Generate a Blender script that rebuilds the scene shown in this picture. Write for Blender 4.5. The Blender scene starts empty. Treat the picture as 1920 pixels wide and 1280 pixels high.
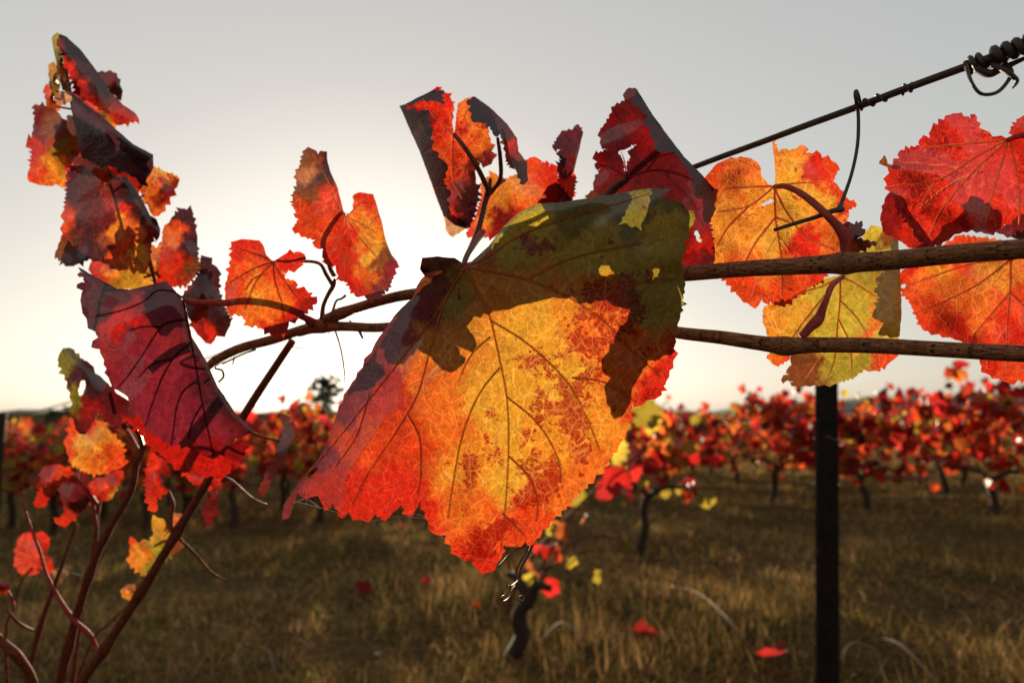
import bpy, math, random
import numpy as np
from mathutils import Vector, Matrix
from mathutils.geometry import delaunay_2d_cdt

SC = bpy.context.scene
COL = SC.collection
R = math.radians
random.seed(7)
RNG = np.random.default_rng(11)

# ------------------------------------------------------------------ camera
FPX = 1280.0                      # focal length in photograph pixels (24 mm on 36 mm, 1920 px)
CAM_H, PITCH = 1.0, math.atan(130 / 1280)
cam = bpy.data.cameras.new('camera')
cam.lens, cam.sensor_width = 24.0, 36.0
cam.clip_start, cam.clip_end = 0.02, 5000
cam.dof.use_dof = True
cam.dof.focus_distance = 0.300
cam.dof.aperture_fstop = 10.0
camo = bpy.data.objects.new('camera', cam)
camo.location = (0, 0, CAM_H)
camo.rotation_euler = (R(90) + PITCH, 0, 0)
COL.objects.link(camo)
SC.camera = camo
CM = Matrix.Translation((0, 0, CAM_H)) @ Matrix.Rotation(R(90) + PITCH, 4, 'X')
CMN = np.array(CM)

def at(px, py, d):                # a point of the place that lies d metres deep in the view
    return CM @ Vector(((px - 960) / FPX * d, -(py - 640) / FPX * d, -d))

def at_np(px, py, d):
    v = np.stack([(px - 960) / FPX * d, -(py - 640) / FPX * d, -d, np.ones_like(d)], 1)
    return (v @ CMN.T)[:, :3]

# ------------------------------------------------------------------ sun and sky
SUN_PX = (700, 698)
sd = (at(SUN_PX[0], SUN_PX[1], 1.0) - Vector((0, 0, CAM_H))).normalized()     # towards the sun
SUN_EL = math.asin(sd.z)
SUN_AZ = math.atan2(sd.x, sd.y)
sun = bpy.data.lights.new('sun', 'SUN')
sun.energy, sun.angle, sun.color = 3.4, R(0.5), (1.0, 0.80, 0.54)
suno = bpy.data.objects.new('sun', sun)
suno.rotation_euler = sd.to_track_quat('Z', 'Y').to_euler()
COL.objects.link(suno)

W = bpy.data.worlds.new('World'); SC.world = W; W.use_nodes = True
nt = W.node_tree; bgn = nt.nodes['Background']
sky = nt.nodes.new('ShaderNodeTexSky'); sky.sky_type = 'NISHITA'
sky.sun_disc = False; sky.sun_elevation = SUN_EL; sky.sun_rotation = SUN_AZ
sky.altitude = 200; sky.air_density = 1.0; sky.dust_density = 2.0; sky.ozone_density = 2.0
hs = nt.nodes.new('ShaderNodeHueSaturation'); hs.inputs['Saturation'].default_value = 0.4
gm = nt.nodes.new('ShaderNodeGamma'); gm.inputs[1].default_value = 0.43          # the photograph's compressed highlights
nt.links.new(sky.outputs[0], gm.inputs[0]); nt.links.new(gm.outputs[0], hs.inputs['Color']); 
wt = nt.nodes.new('ShaderNodeMix'); wt.data_type = 'RGBA'; wt.blend_type = 'MULTIPLY'; wt.inputs[0].default_value = 1.0
wt.inputs[7].default_value = (1.04, 1.0, 0.93, 1)                               # warm white balance
nt.links.new(hs.outputs[0], wt.inputs[6]); nt.links.new(wt.outputs[2], bgn.inputs[0])
bgn.inputs[1].default_value = 0.15

SC.view_settings.view_transform = 'Standard'; SC.view_settings.look = 'None'
SC.view_settings.exposure = 1.72; SC.view_settings.gamma = 1.0

# ------------------------------------------------------------------ materials
def new_mat(name):
    m = bpy.data.materials.new(name); m.use_nodes = True
    m.node_tree.nodes.clear()
    return m, m.node_tree.nodes, m.node_tree.links

def mth(N, L, op, a, b=None, c=None, clamp=False):
    n = N.new('ShaderNodeMath'); n.operation = op; n.use_clamp = clamp
    for i, v in enumerate((a, b, c)):
        if v is None: continue
        if isinstance(v, (int, float)): n.inputs[i].default_value = v
        else: L.new(v, n.inputs[i])
    return n.outputs[0]

def mixc(N, L, f, a, b, mode='MIX'):
    n = N.new('ShaderNodeMix'); n.data_type = 'RGBA'; n.blend_type = mode
    for s, v in ((n.inputs[0], f), (n.inputs[6], a), (n.inputs[7], b)):
        if isinstance(v, (int, float)): s.default_value = v
        elif isinstance(v, tuple): s.default_value = v if len(v) == 4 else (*v, 1)
        else: L.new(v, s)
    return n.outputs[2]

def sstep(N, L, x, a, b, lo=0.0, hi=1.0):
    n = N.new('ShaderNodeMapRange'); n.interpolation_type = 'SMOOTHSTEP'
    n.inputs[1].default_value, n.inputs[2].default_value = a, b
    n.inputs[3].default_value, n.inputs[4].default_value = lo, hi
    L.new(x, n.inputs[0]); return n.outputs[0]

def noise_n(N, L, vec, scale, detail=3, rough=0.55, dist=0.0):
    n = N.new('ShaderNodeTexNoise'); n.inputs['Scale'].default_value = scale
    n.inputs['Detail'].default_value = detail; n.inputs['Roughness'].default_value = rough
    n.inputs['Distortion'].default_value = dist
    if vec is not None: L.new(vec, n.inputs['Vector'])
    return n.outputs[0]

def thin_shader(N, L, col, trans, refl=0.5, gloss=0.007, rough=0.42, bump=None, fres=0.07):
    """light passing through and off a leaf blade"""
    d = N.new('ShaderNodeBsdfDiffuse'); t = N.new('ShaderNodeBsdfTranslucent'); g = N.new('ShaderNodeBsdfGlossy')
    L.new(mixc(N, L, 1.0, col, (refl, refl, refl), 'MULTIPLY'), d.inputs[0]); L.new(col, t.inputs[0])
    g.inputs['Roughness'].default_value = rough; g.inputs[0].default_value = (1, 1, 1, 1)
    m = N.new('ShaderNodeMixShader'); m.inputs[0].default_value = trans
    L.new(d.outputs[0], m.inputs[1]); L.new(t.outputs[0], m.inputs[2])
    fr = N.new('ShaderNodeFresnel'); fr.inputs[0].default_value = 1.33
    m2 = N.new('ShaderNodeMixShader')
    L.new(mth(N, L, 'ADD', mth(N, L, 'MULTIPLY', fr.outputs[0], fres), gloss), m2.inputs[0])
    L.new(m.outputs[0], m2.inputs[1]); L.new(g.outputs[0], m2.inputs[2])
    if bump is not None:
        b = N.new('ShaderNodeBump'); b.inputs['Strength'].default_value = 0.7; b.inputs['Distance'].default_value = 0.0012
        L.new(bump, b.inputs['Height'])
        for s in (d, t, g): L.new(b.outputs[0], s.inputs['Normal'])
    o = N.new('ShaderNodeOutputMaterial'); L.new(m2.outputs[0], o.inputs[0])

def attr(N, name):
    a = N.new('ShaderNodeAttribute'); a.attribute_name = name; return a

def make_leaf_mat(name, vein_col, net_col, trans=0.62, net_amt=0.85):
    m, N, L = new_mat(name)
    uv = attr(N, 'puv').outputs['Vector']; tint = attr(N, 'tint').outputs['Color']
    vd = attr(N, 'vd').outputs['Fac']; bl = attr(N, 'bl').outputs['Fac']
    wn = N.new('ShaderNodeTexNoise'); wn.inputs['Scale'].default_value = 5; L.new(uv, wn.inputs['Vector'])
    va = N.new('ShaderNodeVectorMath'); va.operation = 'MULTIPLY_ADD'
    va.inputs[1].default_value = (0.13, 0.13, 0.0); L.new(wn.outputs['Color'], va.inputs[0]); L.new(uv, va.inputs[2])
    def vor(scale, w):
        v = N.new('ShaderNodeTexVoronoi'); v.feature = 'DISTANCE_TO_EDGE'; v.inputs['Scale'].default_value = scale
        L.new(va.outputs[0], v.inputs['Vector'])
        return sstep(N, L, v.outputs['Distance'], 0.0, w, 1.0, 0.0)
    l1, l2, l3 = vor(3.6, 0.06), vor(9.0, 0.10), vor(21.0, 0.25)
    net = mth(N, L, 'MAXIMUM', l1, mth(N, L, 'MAXIMUM', mth(N, L, 'MULTIPLY', l2, 0.7), mth(N, L, 'MULTIPLY', l3, 0.22)))
    # mottling: cell by cell, as pigment stops at the small veins
    vc = N.new('ShaderNodeTexVoronoi'); vc.inputs['Scale'].default_value = 14.0; L.new(va.outputs[0], vc.inputs['Vector'])
    cell = N.new('ShaderNodeSeparateColor'); L.new(vc.outputs['Color'], cell.inputs[0])
    big = noise_n(N, L, uv, 1.9, 4, 0.6)
    fine = noise_n(N, L, uv, 30, 3, 0.7)
    val = mth(N, L, 'ADD', mth(N, L, 'ADD', big, mth(N, L, 'MULTIPLY', cell.outputs[0], 0.15)), mth(N, L, 'MULTIPLY', fine, 0.10))
    thr = mth(N, L, 'MULTIPLY_ADD', bl, -0.27, 0.93)
    spot = sstep(N, L, mth(N, L, 'SUBTRACT', val, thr), -0.012, 0.018)
    small = sstep(N, L, noise_n(N, L, uv, 6.5, 3, 0.6), 0.66, 0.72)
    spot = mth(N, L, 'MAXIMUM', spot, mth(N, L, 'MULTIPLY', mth(N, L, 'MULTIPLY', small, bl), 0.8))
    vary = noise_n(N, L, uv, 2.2, 4, 0.6)
    c0 = mixc(N, L, mth(N, L, 'MULTIPLY', sstep(N, L, vary, 0.42, 0.68), 0.22), tint, mixc(N, L, 1.0, tint, (1.0, 0.45, 0.45), 'MULTIPLY'))
    gr = mth(N, L, 'MULTIPLY_ADD', fine, 0.7, 0.65)
    c0 = mixc(N, L, 1.0, c0, gr, 'MULTIPLY')
    cell_d = mth(N, L, 'MULTIPLY_ADD', cell.outputs[1], 0.45, 0.77)
    c0 = mixc(N, L, 1.0, c0, cell_d, 'MULTIPLY')
    bc = mixc(N, L, 1.0, tint, (0.55, 0.045, 0.25), 'MULTIPLY')
    c1 = mixc(N, L, mth(N, L, 'MULTIPLY', spot, 0.96), c0, bc)
    sr = N.new('ShaderNodeSeparateColor'); L.new(tint, sr.inputs[0])
    nf = mth(N, L, 'MULTIPLY_ADD', mth(N, L, 'MINIMUM', sr.outputs[1], 0.3), 1.3, 0.05)
    lite = mixc(N, L, nf, mixc(N, L, 1.0, c1, (1.12, 1.2, 1.2), 'MULTIPLY'), mixc(N, L, 1.0, net_col, mth(N, L, 'MULTIPLY', sr.outputs[0], 1.6), 'MULTIPLY'))
    c1 = mixc(N, L, 1.0, c1, (0.84, 0.74, 0.7), 'MULTIPLY')
    c2 = mixc(N, L, mth(N, L, 'MULTIPLY', net, net_amt), c1, lite)
    vf = sstep(N, L, vd, 0.8, 3.0, 1.0, 0.0)
    c3 = mixc(N, L, mth(N, L, 'MULTIPLY', vf, 0.85), c2, mixc(N, L, 0.35, vein_col, tint))
    v2 = attr(N, 'vd2').outputs['Fac']; vf2 = sstep(N, L, v2, 0.4, 2.0, 1.0, 0.0)
    c3 = mixc(N, L, mth(N, L, 'MULTIPLY', vf2, 0.6), c3, mixc(N, L, 0.5, vein_col, tint))
    h = mth(N, L, 'ADD', mth(N, L, 'MULTIPLY', net, 0.25), mth(N, L, 'ADD', vf, mth(N, L, 'MULTIPLY', vary, 1.2)))
    thin_shader(N, L, mixc(N, L, 1.0, c3, (0.55, 0.55, 0.55), 'MULTIPLY'), trans, refl=1.05, bump=h)
    return m

M = {}
M['leaf'] = make_leaf_mat('leaf_blade', (0.22, 0.05, 0.02), (0.95, 0.55, 0.12))
M['leaf_pink'] = make_leaf_mat('leaf_blade_pale_veined', (0.75, 0.22, 0.09), (0.95, 0.5, 0.16))
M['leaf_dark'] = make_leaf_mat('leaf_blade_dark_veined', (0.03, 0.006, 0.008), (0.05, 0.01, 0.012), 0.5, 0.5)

def make_bg_leaf(name, col, col2):
    m, N, L = new_mat(name)
    oi = N.new('ShaderNodeObjectInfo'); tc = N.new('ShaderNodeTexCoord')
    f = noise_n(N, L, tc.outputs['Object'], 22, 3)
    c = mixc(N, L, sstep(N, L, f, 0.4, 0.65), (*col, 1), (*col2, 1))
    v = mth(N, L, 'MULTIPLY_ADD', oi.outputs['Random'], 0.7, 0.5)
    thin_shader(N, L, mixc(N, L, 1.0, c, v, 'MULTIPLY'), 0.65)
    return m
BGCOL = [((0.70, 0.035, 0.025), (0.45, 0.012, 0.016)), ((0.66, 0.09, 0.02), (0.5, 0.03, 0.02)), ((0.3, 0.018, 0.02), (0.5, 0.03, 0.02)),
         ((0.62, 0.2, 0.03), (0.6, 0.08, 0.02)), ((0.55, 0.4, 0.05), (0.35, 0.28, 0.04)), ((0.07, 0.015, 0.02), (0.16, 0.02, 0.02))]
M['bg'] = [make_bg_leaf('vine_leaf_colour_%d' % i, a, b) for i, (a, b) in enumerate(BGCOL)]

def make_bark(name, c1, c2, c3, scale=1.0, rough=0.5, spots=0.5, bump=0.6, spec=0.3):
    m, N, L = new_mat(name)
    u = attr(N, 'tuv').outputs['Vector']
    mp = N.new('ShaderNodeMapping'); mp.inputs['Scale'].default_value = (5 * scale, 0.5 * scale, 1); L.new(u, mp.inputs[0])
    streak = noise_n(N, L, mp.outputs[0], 3.0, 5, 0.65)
    mp2 = N.new('ShaderNodeMapping'); mp2.inputs['Scale'].default_value = (3.2 * scale, 1.8 * scale, 1); L.new(u, mp2.inputs[0])
    dots = noise_n(N, L, mp2.outputs[0], 2.6, 3, 0.6)
    patch = noise_n(N, L, u, 0.9 * scale, 2)
    c = mixc(N, L, sstep(N, L, streak, 0.36, 0.62), (*c1, 1), (*c2, 1))
    df = mth(N, L, 'MULTIPLY', sstep(N, L, dots, 0.54, 0.6), mth(N, L, 'MULTIPLY', sstep(N, L, patch, 0.38, 0.56), spots))
    c = mixc(N, L, df, c, (*c3, 1))
    p = N.new('ShaderNodeBsdfPrincipled'); p.inputs['Roughness'].default_value = rough
    p.inputs['Specular IOR Level'].default_value = spec
    L.new(c, p.inputs['Base Color'])
    b = N.new('ShaderNodeBump'); b.inputs['Strength'].default_value = bump; b.inputs['Distance'].default_value = 0.0006
    L.new(mth(N, L, 'SUBTRACT', streak, mth(N, L, 'MULTIPLY', df, 0.3)), b.inputs['Height']); L.new(b.outputs[0], p.inputs['Normal'])
    o = N.new('ShaderNodeOutputMaterial'); L.new(p.outputs[0], o.inputs[0])
    return m
M['cane'] = make_bark('cane_bark', (0.10, 0.028, 0.010), (0.34, 0.13, 0.042), (0.012, 0.007, 0.005), rough=0.55, spots=1.0, bump=1.0, spec=0.25)
M['cane_red'] = make_bark('red_cane_bark', (0.09, 0.018, 0.011), (0.22, 0.055, 0.028), (0.015, 0.005, 0.004), rough=0.75, spots=0.8, bump=1.0, spec=0.06)
M['petiole'] = make_bark('petiole_skin', (0.24, 0.025, 0.025), (0.36, 0.06, 0.045), (0.15, 0.02, 0.02), spec=0.08, rough=0.65, spots=0.3, bump=0.2)
M['petiole_dark'] = make_bark('dark_petiole_skin', (0.06, 0.018, 0.010), (0.14, 0.036, 0.018), (0.03, 0.01, 0.01), rough=0.45, spots=0.4, bump=0.2)
M['tendril'] = make_bark('dry_tendril', (0.06, 0.03, 0.02), (0.2, 0.10, 0.05), (0.02, 0.01, 0.008), spots=0.4)
M['tendril_dark'] = make_bark('dark_tendril', (0.025, 0.016, 0.013), (0.07, 0.045, 0.03), (0.01, 0.008, 0.008), spots=0.4)
M['wire'] = make_bark('rusty_wire', (0.025, 0.014, 0.011), (0.075, 0.035, 0.022), (0.012, 0.009, 0.008), rough=0.6, spots=0.8)
M['trunk'] = make_bark('vine_trunk_bark', (0.02, 0.012, 0.009), (0.06, 0.038, 0.026), (0.015, 0.01, 0.008), 0.5, 0.85, 0.7, 1.0, 0.15)
M['post'] = make_bark('black_steel_paint', (0.003, 0.0025, 0.002), (0.010, 0.006, 0.004), (0.05, 0.018, 0.008), 0.35, 0.7, 0.8, 0.8, 0.12)
M['oldwood'] = make_bark('weathered_wood', (0.015, 0.010, 0.007), (0.04, 0.027, 0.018), (0.02, 0.015, 0.01), 0.4, 0.85, 0.5, 0.7, 0.15)
M['twig'] = make_bark('bleached_twig', (0.08, 0.05, 0.025), (0.2, 0.13, 0.07), (0.06, 0.04, 0.03), 1.0, 0.7, 0.4, 0.5, 0.2)

def vein_mat(name, col):
    m, N, L = new_mat(name); rgb = N.new('ShaderNodeRGB'); rgb.outputs[0].default_value = (*col, 1)
    thin_shader(N, L, rgb.outputs[0], 0.6, refl=0.8); return m
M['vein_pink'] = vein_mat('pale_leaf_vein', (1.0, 0.45, 0.22)); M['vein_brown'] = vein_mat('brown_leaf_vein', (0.75, 0.20, 0.06))
M['vein_dark'] = vein_mat('dark_leaf_vein', (0.05, 0.012, 0.014)); M['vein_red'] = vein_mat('red_leaf_vein', (0.5, 0.05, 0.05))
m, N, L = new_mat('spider_silk')
p = N.new('ShaderNodeBsdfPrincipled'); p.inputs['Base Color'].default_value = (0.8, 0.78, 0.74, 1); p.inputs['Roughness'].default_value = 0.3
o = N.new('ShaderNodeOutputMaterial'); L.new(p.outputs[0], o.inputs[0]); M['silk'] = m

m, N, L = new_mat('vineyard_soil')
tc = N.new('ShaderNodeTexCoord'); v = tc.outputs['Object']
a = noise_n(N, L, v, 0.8, 5, 0.6); b2 = noise_n(N, L, v, 18, 5, 0.7); g = noise_n(N, L, v, 2.3, 4, 0.6)
c = mixc(N, L, sstep(N, L, b2, 0.35, 0.65), (0.035, 0.021, 0.009, 1), (0.13, 0.078, 0.034, 1))
c = mixc(N, L, mth(N, L, 'MULTIPLY', sstep(N, L, g, 0.5, 0.66), 0.7), c, (0.04, 0.045, 0.012, 1))
c = mixc(N, L, mth(N, L, 'MULTIPLY', sstep(N, L, a, 0.45, 0.62), 0.5), c, (0.11, 0.072, 0.036, 1))
p = N.new('ShaderNodeBsdfDiffuse'); L.new(c, p.inputs[0])
bm_ = N.new('ShaderNodeBump'); bm_.inputs['Strength'].default_value = 1.0; bm_.inputs['Distance'].default_value = 0.03
L.new(b2, bm_.inputs['Height']); L.new(bm_.outputs[0], p.inputs['Normal'])
o = N.new('ShaderNodeOutputMaterial'); L.new(p.outputs[0], o.inputs[0]); M['soil'] = m

m, N, L = new_mat('grass_blades')
thin_shader(N, L, attr(N, 'tint').outputs['Color'], 0.5, refl=1.0, gloss=0.0, fres=0.0); M['grass'] = m

def simple(name, c1, c2, scale, rough=0.9):
    m, N, L = new_mat(name)
    tc = N.new('ShaderNodeTexCoord')
    c = mixc(N, L, sstep(N, L, noise_n(N, L, tc.outputs['Object'], scale, 4), 0.35, 0.65), (*c1, 1), (*c2, 1))
    p = N.new('ShaderNodeBsdfPrincipled'); p.inputs['Roughness'].default_value = rough; p.inputs['Specular IOR Level'].default_value = 0.15
    L.new(c, p.inputs['Base Color']); o = N.new('ShaderNodeOutputMaterial'); L.new(p.outputs[0], o.inputs[0])
    return m
M['hill'] = simple('distant_hillside', (0.10, 0.12, 0.09), (0.17, 0.16, 0.12), 0.03)
M['needle'] = simple('conifer_needles', (0.035, 0.05, 0.02), (0.07, 0.085, 0.03), 2.0)
M['stone'] = simple('field_stone', (0.3, 0.27, 0.23), (0.42, 0.38, 0.33), 60)

# ------------------------------------------------------------------ mesh helpers
def link(o, parent=None):
    COL.objects.link(o)
    if parent is not None:
        o.parent = parent
        bpy.context.view_layer.update() if False else None
        o.matrix_parent_inverse = parent.matrix_basis.inverted()
    return o

def tag(o, label=None, cat=None, group=None, kind=None):
    for k, v in (('label', label), ('category', cat), ('group', group), ('kind', kind)):
        if v: o[k] = v
    return o

def empty(name, loc, label, cat, group=None):
    e = bpy.data.objects.new(name, None); e.location = loc; e.empty_display_size = 0.05
    COL.objects.link(e); return tag(e, label, cat, group)

def mesh_np(name, V, F, mat, smooth=True):
    me = bpy.data.meshes.new(name)
    me.from_pydata([tuple(v) for v in V], [], [tuple(int(i) for i in f) for f in F])
    if smooth: me.polygons.foreach_set('use_smooth', [True] * len(me.polygons))
    me.materials.append(mat); me.update()
    return me

def put_attr(me, name, typ, arr):
    a = me.attributes.new(name, typ, 'POINT')
    key = {'FLOAT': 'value', 'FLOAT_VECTOR': 'vector', 'FLOAT_COLOR': 'color'}[typ]
    a.data.foreach_set(key, np.asarray(arr, dtype=np.float32).ravel())

def catmull(P, n=8):
    P = [np.asarray(p, float) for p in P]
    if len(P) < 3: return np.array([P[0] + (P[-1] - P[0]) * t for t in np.linspace(0, 1, n + 1)])
    Q = [2 * P[0] - P[1]] + P + [2 * P[-1] - P[-2]]
    out = []
    for i in range(1, len(Q) - 2):
        a, b, c, d = Q[i - 1:i + 3]
        for t in np.arange(n) / n:
            out.append(0.5 * ((2 * b) + (c - a) * t + (2 * a - 5 * b + 4 * c - d) * t * t + (3 * b - a - 3 * c + d) * t ** 3))
    out.append(P[-1]); return np.array(out)

def tube_data(C, rad, ns=10, wob=0.0, seed=0):
    """tube along the points C (n,3) with radii rad (n); returns verts, faces, uv"""
    C = np.asarray(C, float); n = len(C); rad = np.broadcast_to(np.asarray(rad, float), (n,)).copy()
    T = np.gradient(C, axis=0); T /= np.linalg.norm(T, axis=1)[:, None] + 1e-12
    up = np.array([0.0, 0.0, 1.0]) if abs(T[0][2]) < 0.9 else np.array([1.0, 0, 0])
    nrm = np.cross(T[0], up); nrm /= np.linalg.norm(nrm)
    rs = np.random.default_rng(seed); V, UV = [], []
    s = np.concatenate([[0], np.cumsum(np.linalg.norm(np.diff(C, axis=0), axis=1))])
    ph = rs.random(4) * 6.28
    for i in range(n):
        nrm = nrm - T[i] * np.dot(nrm, T[i]); nrm /= np.linalg.norm(nrm) + 1e-12
        bi = np.cross(T[i], nrm)
        for k in range(ns):
            a = 2 * math.pi * k / ns
            r = rad[i] * (1 + wob * (math.sin(2 * a + ph[0] + 3 * i / n) * 0.5 + math.sin(3 * a + ph[1] + s[i] / (rad.max() * 5)) * 0.5))
            V.append(C[i] + (nrm * math.cos(a) + bi * math.sin(a)) * r)
            UV.append((abs(a - math.pi) * rad[i] * 100, s[i] * 100, 0))
    F = [(i * ns + k, i * ns + (k + 1) % ns, (i + 1) * ns + (k + 1) % ns, (i + 1) * ns + k) for i in range(n - 1) for k in range(ns)]
    V += [C[0], C[-1]]; UV += [(0, 0, 0), (0, s[-1] * 100, 0)]
    F += [(len(V) - 2, (k + 1) % ns, k) for k in range(ns)] + [(len(V) - 1, (n - 1) * ns + k, (n - 1) * ns + (k + 1) % ns) for k in range(ns)]
    return np.array(V), F, np.array(UV)

def tube(name, C, rad, mat, parent=None, ns=10, wob=0.06, seed=0):
    V, F, UV = tube_data(C, rad, ns, wob, seed)
    me = mesh_np(name, V, F, mat); put_attr(me, 'tuv', 'FLOAT_VECTOR', UV)
    return link(bpy.data.objects.new(name, me), parent)

def px_tube(name, pts, mat, parent=None, n=8, ns=10, wob=0.08, nodes=(), seed=0):
    """pts: (px, py, depth, width in photograph pixels); nodes: (px, py) swellings"""
    P = catmull([np.array(p, float) for p in pts], n)
    wid = P[:, 3].copy()
    for nx, ny, k in nodes:
        dd = np.hypot(P[:, 0] - nx, P[:, 1] - ny)
        wid *= 1 + k * np.exp(-(dd / 17) ** 2)
    C = at_np(P[:, 0], P[:, 1], P[:, 2])
    return tube(name, C, wid * P[:, 2] / FPX / 2, mat, parent, ns, wob, seed)

# ------------------------------------------------------------------ leaf builder
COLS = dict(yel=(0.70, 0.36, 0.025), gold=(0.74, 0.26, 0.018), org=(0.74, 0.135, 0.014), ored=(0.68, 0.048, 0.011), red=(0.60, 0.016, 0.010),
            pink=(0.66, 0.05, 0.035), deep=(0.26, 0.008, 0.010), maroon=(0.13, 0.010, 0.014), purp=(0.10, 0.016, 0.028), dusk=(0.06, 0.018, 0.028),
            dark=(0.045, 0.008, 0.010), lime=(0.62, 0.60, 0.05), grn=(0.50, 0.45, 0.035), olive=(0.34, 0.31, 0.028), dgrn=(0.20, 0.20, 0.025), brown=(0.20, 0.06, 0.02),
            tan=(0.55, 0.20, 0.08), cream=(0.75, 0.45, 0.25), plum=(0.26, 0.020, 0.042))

def Z(x0, y0, s, txt):
    return [(x0 + float(a.split(',')[0]) / s, y0 + float(a.split(',')[1]) / s) for a in txt.split()]

def tps(ctrl, X, Y):
    c = np.array(ctrl, float); cx, cy, cd = c[:, 0] / 100, c[:, 1] / 100, c[:, 2]
    n = len(c)
    if n < 3: return np.full_like(X, cd.mean())
    def k(r2): return 0.5 * r2 * np.log(r2 + 1e-9)
    K = k((cx[:, None] - cx) ** 2 + (cy[:, None] - cy) ** 2) + np.eye(n) * 1e-3
    P = np.stack([np.ones(n), cx, cy], 1)
    A = np.block([[K, P], [P.T, np.zeros((3, 3))]])
    w = np.linalg.lstsq(A, np.concatenate([cd, np.zeros(3)]), rcond=None)[0]
    x, y = X / 100, Y / 100
    U = k((x[:, None] - cx) ** 2 + (y[:, None] - cy) ** 2)
    d = U @ w[:n] + w[n] + w[n + 1] * x + w[n + 2] * y
    return np.clip(d, cd.min() - 0.03, cd.max() + 0.03)

def poly_dist(X, Y, line):
    line = np.asarray(line, float); D = np.full(X.shape, 1e9)
    for (ax, ay), (bx, by) in zip(line[:-1], line[1:]):
        vx, vy = bx - ax, by - ay; l2 = vx * vx + vy * vy + 1e-9
        t = np.clip(((X - ax) * vx + (Y - ay) * vy) / l2, 0, 1)
        D = np.minimum(D, np.hypot(X - ax - t * vx, Y - ay - t * vy))
    return D

def inside(X, Y, poly):
    poly = np.asarray(poly, float); c = np.zeros(X.shape, bool); j = len(poly) - 1
    for i in range(len(poly)):
        xi, yi = poly[i]; xj, yj = poly[j]
        c ^= ((yi > Y) != (yj > Y)) & (X < (xj - xi) * (Y - yi) / (yj - yi + 1e-12) + xi)
        j = i
    return c

def serrate(poly, sp, amp, rng, smooth):
    """cut the traced outline into the pointed teeth of a vine leaf; smooth = list of pixel discs / ranges kept plain"""
    P = np.asarray(poly, float); n = len(P)
    area = 0.5 * np.sum(P[:, 0] * np.roll(P[:, 1], -1) - np.roll(P[:, 0], -1) * P[:, 1])
    sg = 1 if area > 0 else -1
    out = []
    for i in range(n):
        a, b = P[i], P[(i + 1) % n]; l = np.linalg.norm(b - a)
        if l < 1e-6: continue
        nv = np.array([b[1] - a[1], -(b[0] - a[0])]) / l * sg
        plain = any(lo <= i < hi for lo, hi in smooth)
        if plain or amp == 0:
            k = max(1, int(l / 7))
            for t in range(k): out.append(a + (b - a) * t / k + nv * rng.normal(0, 0.25))
        else:
            k = max(1, int(round(l / (sp * rng.uniform(0.55, 1.7)))))
            out.append(a)
            for t in range(k):
                t0 = t + rng.uniform(0.35, 0.7); h = amp * (0.25 + 2.1 * rng.random() ** 1.6)
                q = a + (b - a) * t0 / k
                out.append(a + (b - a) * (t + t0) / 2 / k + nv * h * 0.42)
                out.append(q + nv * h)
                if t < k - 1: out.append(a + (b - a) * (t + 1) / k - nv * amp * 0.15)
    return np.array(out)

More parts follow.
